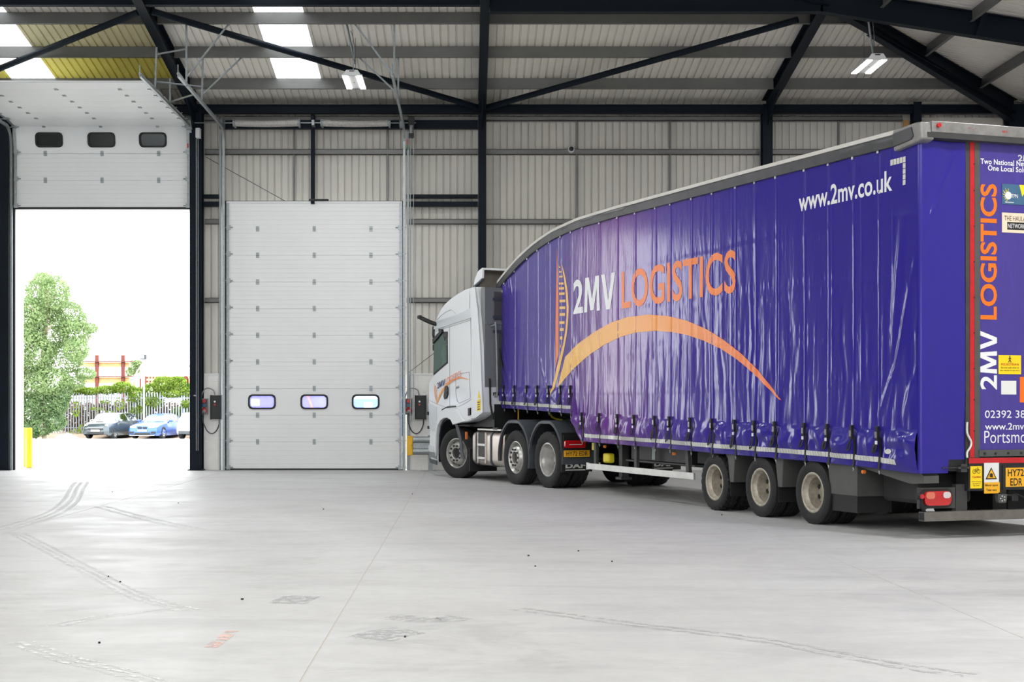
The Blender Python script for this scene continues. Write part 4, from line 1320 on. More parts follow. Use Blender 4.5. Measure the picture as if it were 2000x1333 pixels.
rear_text('Blind spot', 0.425, 0.57, 0.175, 0.03, 'ink_black', x=-0.037, bold=0.012, parent=sill)
rear_text('Take care', 0.41, 0.522, 0.14, 0.026, 'ink_black', x=-0.037, bold=0.012, parent=sill)
flat_mesh('warning_triangle', 'ink_black', bl, [(-0.036, 0.42, 0.655), (-0.036, 0.265, 0.655), (-0.036, 0.3425, 0.79)], [(0, 1, 2)])
flat_mesh('triangle_field', 'plate_yellow', bl, [(-0.038, 0.40, 0.667), (-0.038, 0.285, 0.667), (-0.038, 0.3425, 0.768)], [(0, 1, 2)])
flat_mesh('lorry_symbol', 'ink_black', bl, [(-0.04, 0.365, 0.68), (-0.04, 0.325, 0.675), (-0.04, 0.325, 0.715), (-0.04, 0.345, 0.725), (-0.04, 0.365, 0.715)], [(0, 1, 2, 3, 4)])
npl = rear_plate('number_plate', 'plate_yellow', 0.145, -0.15, 0.565, 0.78, parent=sill, x=-0.034)
rear_text('HY72', 0.12, 0.682, 0.22, 0.082, 'ink_black', x=-0.039, bold=0.012, parent=sill, name='plate_characters')
rear_text('EDR', 0.085, 0.578, 0.165, 0.082, 'ink_black', x=-0.039, bold=0.012, parent=sill, name='plate_characters')
part('plate_surround', 'black_plastic', sill, (-0.032, -0.02, -0.18, 0.185, 0.53, 0.81))
wl = MB().prism([(0.27, 0.485), (0.14, 0.485), (0.15, 0.40), (0.165, 0.385), (0.25, 0.385), (0.26, 0.40)], -0.06, 0.0, axis='x').build('reversing_camera', 'mudguard', TRAILER, bevel=0.006)
for k in range(5):
    a = 0.205 + 0.03 * math.cos(k * 1.256); c = 0.437 + 0.028 * math.sin(k * 1.256)
    MB().tube((-0.06, a, c), (-0.064, a, c), 0.007, 8).build('camera_led', 'sign_white', wl)
part('reversing_sensor', 'black_plastic', TRAILER, (-0.05, 0.02, -0.02, 0.07, 0.40, 0.47), bevel=0.01)
MB().path([(-0.03, 0.24, 0.5), (-0.04, 0.1, 0.47), (-0.04, 0.0, 0.48), (-0.04, -0.12, 0.44), (-0.02, -0.3, 0.46)], 0.008).build('cable', 'black_rubber', TRAILER)
# under-run bar and lamp units
part('underrun_bar', 'bar_grey', TRAILER, (-0.05, 0.06, -1.26, 1.24, 0.20, 0.305), bevel=0.006)
part('bar_end_socket', 'black_rubber', TRAILER, (-0.04, 0.05, 1.238, 1.245, 0.212, 0.295))
for sy in (1, -1):
    pl = part('lamp_plate', 'chassis_grey', TRAILER, (0.0, 0.05, min(sy * 0.8, sy * 1.27), max(sy * 0.8, sy * 1.27), 0.34, 0.57))
    y0, y1 = (1.235, 0.885) if sy > 0 else (-0.885, -1.235)
    body = MB().prism([(y, z) for y, z in rrect(y1, y0, 0.375, 0.535, 0.06)], -0.05, 0.0, axis='x').build('rear_lamp', 'red_lens', pl, smooth=True)
    MB().prism(rrect(y0 - 0.13, y0 - 0.015, 0.45, 0.525, 0.03), -0.056, -0.048, axis='x').build('indicator_lens', 'amber_lens', pl)
    MB().prism(rrect(y1 + 0.015, y1 + 0.11, 0.455, 0.525, 0.03), -0.056, -0.048, axis='x').build('reverse_lens', 'clear_lens', pl)
    MB().prism(rrect(y1 - 0.03, y0 + 0.03, 0.35, 0.56, 0.07), -0.02, -0.01, axis='x').build('lamp_housing', 'black_plastic', pl)
    yb_ = sy * 1.31
    st = MB().path([(0.0, sy * 1.2, 0.3), (-0.02, sy * 1.25, 0.36), (-0.03, sy * 1.28, 0.47)], 0.018).build('lamp_stalk', 'black_rubber', TRAILER)
    MB().tube((-0.03, sy * 1.26, 0.48), (-0.03, sy * 1.34, 0.48), 0.034, 14).build('stalk_lamp', 'black_rubber', st)
    MB().tube((-0.06, sy * 1.285, 0.48), (-0.075, sy * 1.285, 0.48), 0.026, 14).build('stalk_lens', 'sign_orange' if False else 'red_lens', st)
part('bar_bracket', 'chassis_grey', TRAILER, (0.05, 0.12, 0.6, 0.75, 0.2, 0.6), (0.05, 0.12, -0.75, -0.6, 0.2, 0.6))
part('hinge_block', 'chassis_grey', TRAILER, (-0.03, 0.06, 0.62, 0.78, 0.775, 0.80), (-0.03, 0.03, 0.66, 0.74, 0.74, 0.83), (-0.02, 0.05, 0.7, 0.98, 0.785, 0.795))
MB().path([(-0.02, 0.655, 1.3), (-0.02, 0.655, 1.18), (-0.03, 0.61, 1.08), (-0.03, 0.62, 1.02), (-0.02, 0.655, 0.96), (-0.02, 0.655, 0.9)], 0.012).build('tension_cord', 'tape_reflect', TRAILER)
# side under-frame visible below the cloth
part('side_rave', 'chassis_grey', TRAILER, (0.05, 9.6, 1.14, 1.2, 0.86, 0.97), (9.7, LEN, 1.14, 1.2, 1.42, 1.55))
MB().prism([(0.02, 0.70), (0.02, 0.62), (0.25, 0.60), (1.3, 0.76), (1.3, 0.86), (0.3, 0.86)], 1.0, 1.2).build('rear_side_frame', 'mudguard', TRAILER)
for sy in (0.42, -0.42):
    MB().ibeam((0.1, sy, 0.72), (9.5, sy, 0.72), 0.13, 0.4, 0.02, 0.015).build('chassis_rail', 'chassis', TRAILER)
    MB().ibeam((9.3, sy, 1.3), (LEN - 0.1, sy, 1.3), 0.13, 0.2, 0.02, 0.015).build('chassis_rail', 'chassis', TRAILER)
    MB().prism([(9.2, 0.52), (9.5, 0.52), (10.0, 1.2), (10.0, 1.45), (9.2, 1.45)], sy - 0.06, sy + 0.06).build('gooseneck', 'chassis', TRAILER)
for x in (1.2, 6.2, 7.5, 8.8):
    MB().box(x - 0.04, x + 0.04, -1.15, 1.15, 0.84, 0.95).build('cross_member', 'chassis', TRAILER)
AX = [2.23, 3.5, 4.77]
RT, WT, RIMT = 0.395, 0.225, 0.245
for k, x in enumerate(AX):
    MB().tube((x, -1.0, RT), (x, 1.0, RT), 0.06, 12).build('axle', 'chassis', TRAILER)
    tr = 'lug' if k == 2 else 'rib'
    for sy in (1, -1):
        put_wheel(TRAILER, x, sy * (1.25 - WT / 2), RT, RT, WT, RIMT, 'dish', tr, sy)
        put_wheel(TRAILER, x, sy * (1.25 - WT / 2 - 0.27), RT, RT, WT, RIMT, 'none', tr, sy)
    MB().tube((x - 0.3, 0.5, 0.5), (x - 0.3, 0.5, 0.85), 0.12, 14).tube((x - 0.3, -0.5, 0.5), (x - 0.3, -0.5, 0.85), 0.12, 14).build('air_spring', 'black_rubber', TRAILER)
    # sheet mudguards with hanging rubber flaps behind each wheel
    w = 0.12 if k else 0.75
    for sy in (1, -1):
        y0, y1 = sorted((sy * 0.72, sy * 1.22))
        g = MB()
        if k == 0: poly = [(x - 0.20, 0.86), (x - 0.33, 0.72), (x - 0.38, 0.40), (x - 0.95, 0.40), (x - 0.95, 0.84)]
        else: poly = [(x - 0.22, 0.88), (x - 0.36, 0.74), (x - 0.42, 0.42), (x - 0.52, 0.42), (x - 0.56, 0.88)]
        g.prism(poly, y0, y1)
        gd = g.build('mudguard', 'mudguard', TRAILER, bevel=0.008)
        pf = (x - 0.43, x - 0.41, y0 + 0.01, y1 - 0.01, 0.22, 0.46) if k else (x - 0.94, x - 0.41, y0 + 0.01, y1 - 0.01, 0.2, 0.42)
        part('mud_flap', 'black_rubber', gd, pf)
part('air_tank', 'chassis', TRAILER, (0.35, 1.1, 0.3, 1.0, 0.36, 0.75), bevel=0.05)
part('rear_flap', 'black_rubber', TRAILER, (0.35, 0.38, -1.2, -0.2, 0.2, 0.6))
# side guard
gr = part('side_guard_rail', 'alu_rail', TRAILER, (5.4, 9.26, 1.2, 1.235, 0.40, 0.50), bevel=0.004)
for x in (9.0, 7.43, 5.65):
    MB().bar((x, 1.17, 0.42), (x + (0.06 if x < 6 else 0), 1.17, 0.9), 0.05, 0.09, up=(1, 0, 0)).build('guard_hanger', 'chassis_grey', TRAILER)
part('guard_end', 'sign_white', gr, (9.24, 9.265, 1.195, 1.24, 0.39, 0.51))
# landing legs and gear
for sy in (0.95, -0.95):
    part('landing_leg', 'chassis_grey', TRAILER, (8.32, 8.44, sy - 0.06, sy + 0.06, 0.3, 0.95), (8.27, 8.49, sy - 0.1, sy + 0.1, 0.26, 0.3))
part('wheel_chock', 'yellow_hi', TRAILER, (8.62, 8.86, 1.0, 1.12, 0.52, 0.68), bevel=0.03)
part('warning_tab', 'yellow_hi', TRAILER, (9.2, 9.34, 1.05, 1.1, 0.72, 0.84))
part('equipment_box', 'chassis_grey', TRAILER, (6.0, 8.1, 0.55, 0.95, 0.60, 0.88), bevel=0.01)
part('box_lip', 'mudguard', TRAILER, (5.8, 8.2, 0.56, 1.0, 0.575, 0.595))
part('inspection_plate', 'galv_dull', TRAILER, (7.2, 7.32, 0.95, 0.962, 0.62, 0.84), bevel=0.004)
part('spare_plate', 'chassis', TRAILER, (5.0, 5.9, 0.5, 0.9, 0.62, 0.86))
for x, z in ((9.9, 1.30), (8.55, 0.80), (6.05, 0.76), (3.45, 0.72), (1.15, 0.70)):
    MB().lathe([(0.0, 0.04), (0.022, 0.035), (0.026, 0.0)], 12).build('side_marker', 'amber', TRAILER, smooth=True, loc=(x, 1.2, z))
MB().tube((13.1, 1.0, 1.15), (13.1, 1.0, 1.4), 0.015, 8).build('release_handle', 'yellow_paint', TRAILER)

# --- print on the curtain (follows the cloth)
def on_cloth(name, m, geo, x0, z0, parent=curtain, off=0.004):
    vs_, fs_ = geo
    a = np.array(vs_)
    X = x0 - a[:, 0]; Z = z0 + a[:, 1]
    Y = SIDE + cloth(X, Z) + off
    return flat_mesh(name, m, parent, np.stack([X, Y, Z], -1).tolist(), fs_, smooth=False)
def px_side(px, py):
    """a spot seen on the curtain -> (x, z) on the trailer"""
    th = R(109.0); o = Vector((6.2125, 16.855, 0)); f = Vector((math.cos(th), math.sin(th), 0)); l = Vector((-math.sin(th), math.cos(th), 0))
    d = Vector(((px - CX) / F, 1, -(py - CY) / F)); c = Vector((0, 0, EYE))
    t = (SIDE + 0.01 - (c - o).dot(l)) / d.dot(l)
    p = c + d * t - o
    return p.dot(f), p.z
for gl_ in islands(*glyph_2mv(0.05, 1.71, 0.585)): on_cloth('letter', 'print_white', gl_, 9.74, 3.055)
for gl_ in islands(*text_geo('LOGISTICS', 0.014, 1.0, 0.05, 3.70, 0.60)): on_cloth('letter', 'print_orange', gl_, 7.79, 3.025)
for gl_ in islands(*text_geo('www.2mv.co.uk', 0.02, 1.02, 0.06, 1.98, 0.245)): on_cloth('letter', 'print_white', gl_, 2.49, 3.935)
def crop(pts): return [px_side(940 + x / 3.174, 400 + y / 3.174) for x, y in pts]
def on_poly(name, m, pts, off=0.004):
    P = crop(pts)
    xm = max(p[0] for p in P)
    return on_cloth(name, m, poly_geo([(xm - x, z) for x, z in P], 0.05), xm, 0.0, off=off)
on_poly('logo_blade', 'print_orange', [(470, 262), (474, 400), (478, 560), (478, 930), (456, 1024), (459, 800), (463, 560), (467, 400)])
on_poly('logo_sail', 'print_arc', [(497, 368), (514, 420), (527, 480), (536, 550), (541, 640), (538, 720), (528, 810), (512, 900), (492, 985), (468, 1080), (437, 1202), (433, 1180), (441, 1120), (464, 1020), (485, 945), (505, 870), (519, 790), (527, 700), (528, 640), (524, 560), (515, 480), (505, 420)])
on_poly('logo_arch', 'print_arc', [(472, 1132), (486, 1070), (505, 1000), (520, 945), (600, 862), (700, 790), (800, 733), (900, 698), (1030, 682), (1150, 690), (1280, 722), (1400, 775), (1500, 838), (1600, 915), (1700, 1012), (1780, 1108), (1857, 1212), (1846, 1210), (1770, 1132), (1680, 1042), (1580, 957), (1480, 892), (1380, 845), (1280, 810), (1180, 790), (1080, 782), (960, 792), (860, 820), (760, 870), (680, 925), (600, 990), (540, 1055)])
for x, y, w, h in ((487, 388, 11, 8), (490, 417, 15, 10), (493, 447, 20, 11), (496, 470 + 20, 28, 13), (497, 520, 31, 14), (499, 553, 34, 15), (502, 598, 36, 16), (502, 640, 36, 16), (501, 682, 34, 17), (500, 732, 31, 16), (498, 775, 24, 18), (494, 828, 16, 20), (491, 878, 8, 18)):
    on_poly('logo_rung', 'print_arc', [(x - w / 2, y - h / 2), (x + w / 2, y - h / 2 - 1), (x + w / 2, y + h / 2 - 1), (x - w / 2, y + h / 2)])
# corner marks of reflective squares
sq = [(0.0, 0.0), (0.05, 0.0), (0.05, 0.065), (0.0, 0.065)]
for k in range(5):
    on_cloth('reflector_square', 'tape_reflect', poly_geo(sq, 0.05), 0.545 - 0.058 * k, 4.225, off=0.005)
for k in range(4):
    on_cloth('reflector_square', 'tape_reflect', poly_geo([(0, 0), (0.05, 0), (0.05, 0.056), (0, 0.056)], 0.05), 0.313, 4.16 - 0.063 * k, off=0.005)
on_cloth('reflector_square', 'tape_reflect', poly_geo([(0, 0), (0.2, 0), (0.2, 0.05), (0, 0.05)], 0.04), 13.43, 3.68, off=0.006)
on_cloth('patch', 'tape_reflect', poly_geo([(0.06 * math.cos(t) + 0.07, 0.03 * math.sin(t) + 0.03) for t in np.linspace(0, 2 * math.pi, 16, endpoint=False)], 0.05), 0.62, 0.93, off=0.006)
# reflective conspicuity tape: small segments along the hem
def tape(xa, xb, pitch=0.05):
    x = xa
    mb = MB()
    while x - pitch > xb:
        p = x - pitch * 0.93
        xs_ = np.array([x, p, p, x])
        zc = zbot(xs_) + np.array([0.075, 0.075, 0.135, 0.135]) + 0.0
        y = SIDE + cloth(xs_, zc) + 0.007
        mb.add(list(zip(xs_.tolist(), y.tolist(), zc.tolist())), [(0, 1, 2, 3)])
        x -= pitch
    o = mb.build('reflective_tape', 'tape_reflect', curtain, fix=False)
    o['kind'] = 'stuff'
tape(13.42, 9.85); tape(9.25, 0.36, 0.06)
# buckles and straps
for i, x in enumerate(STRAPS):
    zs = float(zstrap(x)); zb_ = float(zbot(x))
    y = SIDE + float(cloth(x, zs)) + 0.012
    bk_ = MB().box(x - 0.024, x + 0.024, y - 0.006, y + 0.026, zs - 0.13, zs + 0.035).build('strap_buckle', 'strap', TRAILER, bevel=0.005)
    MB().box(x - 0.02, x + 0.02, y + 0.026, y + 0.032, zs - 0.10, zs - 0.03).build('buckle_lever', 'buckle', bk_)
    if i % 3 != 2:
        MB().box(x - 0.018, x + 0.018, y + 0.02, y + 0.03, zs - 0.175, zs - 0.135).build('buckle_tab', 'sign_white', bk_)
    pts = []
    for t in np.linspace(0, 1, 7):
        z = zs - 0.1 - t * (zs - 0.1 - zb_ + 0.03)
        pts.append((x - 0.01 * t, SIDE + float(cloth(x, max(z, zb_ + 0.01))) + 0.012, z))
    sm = MB()
    for a, b in zip(pts[:-1], pts[1:]): sm.bar(a, b, 0.042, 0.006, up=(0, 1, 0))
    sm.build('strap', 'strap', TRAILER)
    # loose tail folded into a loop
    L = rnd.uniform(0.12, 0.22)
    tl = MB()
    q0 = (x + 0.0, y + 0.012, zs - 0.13); q1 = (x + 0.05, y + 0.03, zs - 0.13 - L * 0.55); q2 = (x + 0.075, y + 0.03, zs - 0.13 - L); q3 = (x + 0.02, y + 0.025, zs - 0.13 - L * 0.85); q4 = (x + 0.0, y + 0.02, zs - 0.13 - L * 0.3)
    wloop = 0.035 if i % 2 else 0.02
    for a, b in ((q0, q1), (q1, q2), (q2, q3), (q3, q4)): tl.bar(a, b, wloop, 0.005, up=(0, 1, 0))
    tl.build('strap_tail', 'strap', TRAILER)
    MB().path([(x - 0.02, y - 0.0, zb_ - 0.02), (x - 0.03, y, zb_ - 0.05), (x - 0.01, y - 0.01, zb_ - 0.06), (x + 0.01, y - 0.03, zb_ - 0.03)], 0.007, 6).build('strap_hook', 'galvanised', TRAILER)

# ------------------------------------------------------------------ tractor unit
TRUCK = empty('tractor_unit', (0.89, 30.55, 0), R(115.0), label='white sleeper-cab tractor unit coupled to the purple trailer', cat='truck')
CABPROF = [(-1.30, 1.34), (-1.22, 2.65), (-1.12, 3.22), (-0.99, 3.80), (-0.78, 3.82), (-0.45, 3.80), (-0.1, 3.74), (0.27, 3.655), (0.5, 3.585), (0.7, 3.50), (0.86, 3.40), (0.98, 3.29), (1.05, 3.18), (1.08, 3.0),
           (1.11, 2.6), (1.16, 2.12), (1.34, 1.98), (1.38, 1.9), (1.35, 1.3), (1.32, 0.98), (1.35, 0.62), (1.35, 0.42), (1.20, 0.28), (0.90, 0.27),
           (0.885, 0.60), (0.86, 0.86), (0.79, 1.04), (0.66, 1.16), (0.48, 1.22), (0.30, 1.23), (0.14, 1.19), (0.02, 1.10), (-0.3, 1.12), (-0.58, 1.15), (-0.9, 1.21)]
cab = MB().prism(CABPROF, -1.24, 1.24).build('cab_body', 'truck_white', TRUCK, smooth=True, bevel=0.045)
cab['label'] = 'white painted cab shell'
Y1 = 1.243
def cab_plate(name, m, poly, t=0.012, parent=TRUCK, y=Y1, bevel=0.004):
    return MB().prism(poly, y - 0.004, y + t).build(name, m, parent, smooth=True, bevel=bevel)
def cab_line(name, pts, parent=cab, r=0.003, m='seam_soft', y=Y1):
    mb = MB()
    for a, b in zip(pts[:-1], pts[1:]): mb.tube((a[0], y, a[1]), (b[0], y, b[1]), r, 6)
    return mb.build(name, m, parent)
# side window with frame and quarter visor
cab_plate('window_frame', 'black_rubber', [(1.065, 2.83), (0.66, 2.99), (0.38, 2.99), (0.36, 2.34), (0.55, 2.28), (1.09, 2.10)], 0.006)
cab_plate('cab_interior', 'cab_lining', [(1.045, 2.80), (0.66, 2.95), (0.41, 2.955), (0.40, 2.37), (0.56, 2.31), (1.06, 2.15)], 0.008, bevel=0)
cab_plate('seat', 'seat_cloth', [(0.66, 2.29), (0.62, 2.42), (0.68, 2.56), (0.60, 2.70), (0.52, 2.72), (0.46, 2.6), (0.44, 2.36)], 0.010, bevel=0)
gp = cab_plate('window_glass', 'cab_glass', [(1.045, 2.80), (0.66, 2.95), (0.41, 2.955), (0.40, 2.37), (0.56, 2.31), (1.06, 2.15)], 0.012)
cab_plate('window_visor', 'black_plastic', [(1.075, 2.86), (0.66, 3.02), (0.60, 2.97), (1.06, 2.76)], 0.04)
cab_plate('visor_bracket', 'black_plastic', [(0.72, 2.98), (0.74, 3.06), (0.60, 3.04), (0.56, 2.98)], 0.05)
cab_plate('window_corner', 'black_plastic', [(0.60, 2.96), (0.37, 2.98), (0.37, 2.86), (0.46, 2.88), (0.5, 2.80)], 0.018)
# greyer plate paints in the shading of the sloped crease under the roof fairing
cab_plate('roof_shade_band', 'truck_band', [(1.05, 3.06), (1.05, 3.20), (0.72, 3.24), (-0.2, 3.31), (-0.74, 3.40), (-1.07, 3.45), (-1.11, 3.28), (-0.74, 3.20), (0.0, 3.14), (0.5, 3.09)], 0.018)
cab_line('roof_moulding', [(0.95, 3.24), (0.72, 3.33), (0.45, 3.40), (0.2, 3.43), (0.1, 3.40), (-0.02, 3.335)], m='truck_band', r=0.008)
cab_line('roof_seam', [(1.06, 3.01), (0.5, 3.06), (0.0, 3.10), (-0.74, 3.165), (-1.12, 3.245)])
cab_line('panel_gap', [(-0.70, 3.79), (-0.69, 3.3), (-0.74, 3.16), (-0.76, 2.6), (-0.78, 1.2)], r=0.005)
cab_line('door_gap', [(0.27, 3.07), (0.27, 2.4), (0.27, 1.35)])
cab_line('door_gap', [(1.30, 1.58), (0.9, 1.50), (0.6, 1.46), (0.27, 1.38)])
cab_line('locker_gap', [(-0.02, 2.09), (-0.66, 2.14), (-0.72, 1.62), (-0.2, 1.52), (-0.1, 1.56), (-0.02, 1.75), (-0.02, 2.09)])
cab_line('sill_gap', [(-0.10, 1.44), (-0.4, 1.50), (-0.78, 1.60)])
# collar behind the side
cab_plate('side_collar', 'truck_white', [(-0.80, 1.22), (-0.80, 3.16), (-0.73, 3.78), (-0.97, 3.80), (-1.10, 3.24), (-1.20, 2.65), (-1.32, 1.34), (-1.0, 1.23)], 0.02)
# wheel-arch lip
arch_o = [(0.90, 0.42), (0.93, 0.80), (0.88, 1.02), (0.78, 1.22), (0.62, 1.36), (0.35, 1.42), (-0.04, 1.42), (-0.16, 1.40), (-0.40, 1.22), (-0.56, 1.16), (0.02, 1.085), (0.13, 1.18), (0.30, 1.225), (0.48, 1.215), (0.66, 1.155), (0.79, 1.035), (0.86, 0.855), (0.885, 0.42)]
cab_plate('wheel_arch', 'truck_white', arch_o, 0.05, bevel=0.02)
cab_plate('arch_slot', 'black_plastic', [(0.85, 1.10), (0.78, 1.26), (0.64, 1.40), (0.35, 1.46), (-0.02, 1.47), (-0.05, 1.44), (0.35, 1.425), (0.62, 1.365), (0.76, 1.235), (0.83, 1.10)], 0.012)
cab_plate('arch_liner', 'fender', [(0.87, 0.45), (0.84, 0.85), (0.77, 1.02), (0.65, 1.125), (0.48, 1.18), (0.30, 1.19), (0.15, 1.15), (0.05, 1.06), (-0.12, 0.80), (-0.2, 0.45), (-0.32, 0.40), (-0.42, 0.40), (-0.36, 0.45), (-0.30, 0.55), (-0.24, 0.82), (-0.08, 1.08), (0.02, 1.12), (0.14, 1.20), (0.30, 1.235), (0.49, 1.225), (0.67, 1.165), (0.80, 1.045), (0.87, 0.86), (0.89, 0.60)], 0.02, y=1.2)
part('wheel_well', 'black_plastic', TRUCK, (-0.55, 0.87, -0.62, 0.62, 0.5, 1.15))
arch_in = [(0.872, 0.30), (0.868, 0.60), (0.845, 0.85), (0.775, 1.025), (0.65, 1.143), (0.475, 1.203), (0.30, 1.213), (0.145, 1.173), (0.03, 1.085), (-0.2, 1.09), (-0.5, 1.10)]
for sy in (1, -1):
    MB().grid([[(x, sy * yy_, z) for x, z in arch_in] for yy_ in (0.6, 1.225)]).build('arch_lining', 'black_plastic', TRUCK, smooth=True)
    MB().prism(arch_in + [(-0.5, 0.5), (-0.2, 0.3)], sy * 0.60, sy * 0.62).build('arch_back', 'black_plastic', TRUCK)
# bumper and entry steps
cab_plate('bumper_step', 'truck_band', [(1.34, 0.52), (1.06, 0.50), (1.06, 0.62), (1.34, 0.64)], 0.012)
cab_plate('bumper_step', 'cab_back', [(1.30, 0.40), (0.93, 0.36), (0.93, 0.49), (1.30, 0.50)], 0.008)
cab_plate('bumper_lip', 'fender', [(1.24, 0.27), (0.90, 0.24), (0.90, 0.33), (1.30, 0.36)], 0.014)
cab_plate('door_step_panel', 'truck_band', [(1.33, 1.52), (0.92, 1.44), (0.90, 0.92), (1.30, 0.98)], 0.006)
part('front_marker', 'black_plastic', TRUCK, (1.33, 1.40, 1.2, 1.27, 1.27, 1.34), (1.30, 1.36, 1.22, 1.27, 0.98, 1.04))
# windscreen and grille (far side of the cab)
MB().prism([(1.06, 3.0), (1.08, 3.04), (1.13, 2.6), (1.185, 2.14), (1.17, 2.10)], -1.08, 1.08).build('windscreen', 'car_glass', TRUCK)
part('grille', 'black_plastic', TRUCK, (1.34, 1.40, -0.8, 0.8, 0.6, 1.2))
# handle
hb = cab_plate('door_handle', 'black_plastic', [(0.50, 1.60), (0.54, 1.66), (0.48, 1.86), (0.40, 1.88), (0.33, 1.84), (0.33, 1.70), (0.40, 1.62)], 0.022)
MB().box(0.36, 0.46, Y1 + 0.015, Y1 + 0.035, 1.72, 1.76).build('handle_bar', 'fender', hb, bevel=0.006)
cab_plate('side_vent', 'black_plastic', [(-0.66, 1.27), (-0.76, 1.29), (-0.76, 1.43), (-0.66, 1.42)], 0.03)
# logo and lettering on the cab door
def cab_print(name, m, geo, fn):
    vs_, fs_ = geo
    return flat_mesh(name, m, cab, [(fn(u, v)[0], Y1 + 0.006, fn(u, v)[1]) for u, v in vs_], fs_)
SL = 0.205
for gl_ in islands(*glyph_2mv(0, 0.40, 0.125)): cab_print('letter', 'print_navy', gl_, lambda u, v: (0.90 - u, 1.815 + v + SL * u))
cab_print('lettering', 'print_orange', text_geo('LOGISTICS', 0.0, 1.0, 0, 0.77, 0.125), lambda u, v: (0.47 - u, 1.815 + v + SL * (u + 0.43)))
cab_print('lettering', 'chassis_grey', text_geo('XG', 0.02, 1.0, 0, 0.17, 0.05), lambda u, v: (-0.03 - u, 1.80 + v + 0.15 * u))
def z9(x, y):
    th = R(115.0); o = Vector((0.89, 30.55, 0)); f = Vector((math.cos(th), math.sin(th), 0)); l = Vector((-math.sin(th), math.cos(th), 0))
    px, py = 820 + x / 6.061, 720 + y / 6.061
    d = Vector(((px - CX) / F, 1, -(py - CY) / F)); c = Vector((0, 0, EYE))
    t = (Y1 + 0.006 - (c - o).dot(l)) / d.dot(l)
    p = c + d * t - o
    return p.dot(f), p.z
def cab_poly(name, m, pts):
    P = [z9(*p) for p in pts]
    vs_, fs_ = poly_geo([(-x, z) for x, z in P], 0)
    return flat_mesh(name, m, cab, [(-u, Y1 + 0.006, v) for u, v in vs_], fs_)
cab_poly('logo_arch', 'print_arc_small', [(196, 435), (203, 390), (225, 318), (262, 245), (310, 187), (360, 145), (420, 115), (480, 104), (535, 114), (587, 136), (530, 124), (480, 120), (425, 134), (372, 163), (325, 205), (280, 262), (240, 335), (215, 395)])
cab_poly('logo_blade', 'print_orange', [(163, 165), (172, 240), (184, 330), (192, 400), (182, 360), (170, 270)])
cab_poly('logo_sail', 'print_arc_small', [(172, 175), (190, 230), (200, 300), (200, 380), (195, 438), (192, 380), (193, 300), (185, 235)])
for k in range(6):
    y = 215 + k * 22
    cab_poly('logo_rung', 'print_arc_small', [(174 + k * 1.5, y), (188 + k, y - 4), (188 + k, y + 4), (174 + k * 1.5, y + 8)])
st = cab_plate('sticker', 'sign_yellow', [(-1.08, 1.36), (-1.24, 1.38), (-1.24, 1.60), (-1.08, 1.58)], 0.004, y=Y1 + 0.022, bevel=0)
cab_plate('sticker', 'sign_yellow', [(-1.10, 1.61), (-1.22, 1.62), (-1.16, 1.76)], 0.004, y=Y1 + 0.022, bevel=0)
for k in range(4):
    cab_plate('sticker_text', 'ink_black', [(-1.11, 1.39 + 0.045 * k), (-1.21, 1.40 + 0.045 * k), (-1.21, 1.415 + 0.045 * k), (-1.11, 1.405 + 0.045 * k)], 0.003, parent=st, y=Y1 + 0.028, bevel=0)
# camera arm instead of a mirror
ca = MB().path([(0.92, 1.23, 3.16), (0.96, 1.30, 3.18), (1.0, 1.42, 3.23), (1.06, 1.53, 3.29), (1.09, 1.56, 3.31)], 0.045, 10).build('camera_arm', 'black_plastic', TRUCK, smooth=True)
MB().box(1.02, 1.14, 1.53, 1.60, 3.27, 3.35).build('camera_pod', 'black_plastic', ca, bevel=0.02)
MB().prism([(1.07, 3.14), (1.14, 3.12), (1.15, 2.94), (1.09, 2.86), (1.05, 2.95)], 1.16, 1.26).build('camera_mount', 'black_plastic', ca, bevel=0.01)
MB().box(1.10, 1.16, 1.15, 1.24, 2.62, 2.75).build('grab_bracket', 'black_plastic', ca, bevel=0.01)
# roof deflector, open at the back
rf = MB()
o1 = [(-0.60, 3.82), (-0.66, 3.98), (-0.80, 4.12), (-0.95, 4.17), (-1.02, 4.16)]
for ya, yb in ((-1.12, 1.12),):
    rows = [[(x, ya, z) for x, z in o1], [(x, yb, z) for x, z in o1]]
    rf.grid(rows)
rf.prism([(-0.62, 3.86), (-0.66, 3.98), (-0.80, 4.12), (-0.95, 4.17), (-1.02, 4.16), (-1.0, 3.98)], 1.08, 1.12)
rf.prism([(-0.62, 3.86), (-0.66, 3.98), (-0.80, 4.12), (-0.95, 4.17), (-1.02, 4.16), (-1.0, 3.98)], -1.12, -1.08)
rf.box(-1.03, -0.98, -1.12, 1.12, 4.14, 4.18)
dfl = rf.build('roof_deflector', 'truck_white', TRUCK, smooth=True)
MB().box(-0.80, -0.77, -1.07, 1.07, 3.80, 4.11).build('deflector_back', 'dirty_panel', dfl)
MB().add([(-0.78, -1.08, 4.105), (-0.78, 1.08, 4.105), (-1.0, 1.08, 4.13), (-1.0, -1.08, 4.13)], [(0, 1, 2, 3)]).build('deflector_lining', 'dirty_panel', dfl)
MB().prism([(-0.60, 3.84), (-1.0, 3.96), (-1.0, 3.93), (-0.62, 3.81)], 1.075, 1.135).build('deflector_trim', 'fender', dfl)
MB().tube((-0.42, 0.95, 3.80), (-0.38, 0.95, 4.0), 0.006, 6).build('aerial', 'black_plastic', TRUCK)
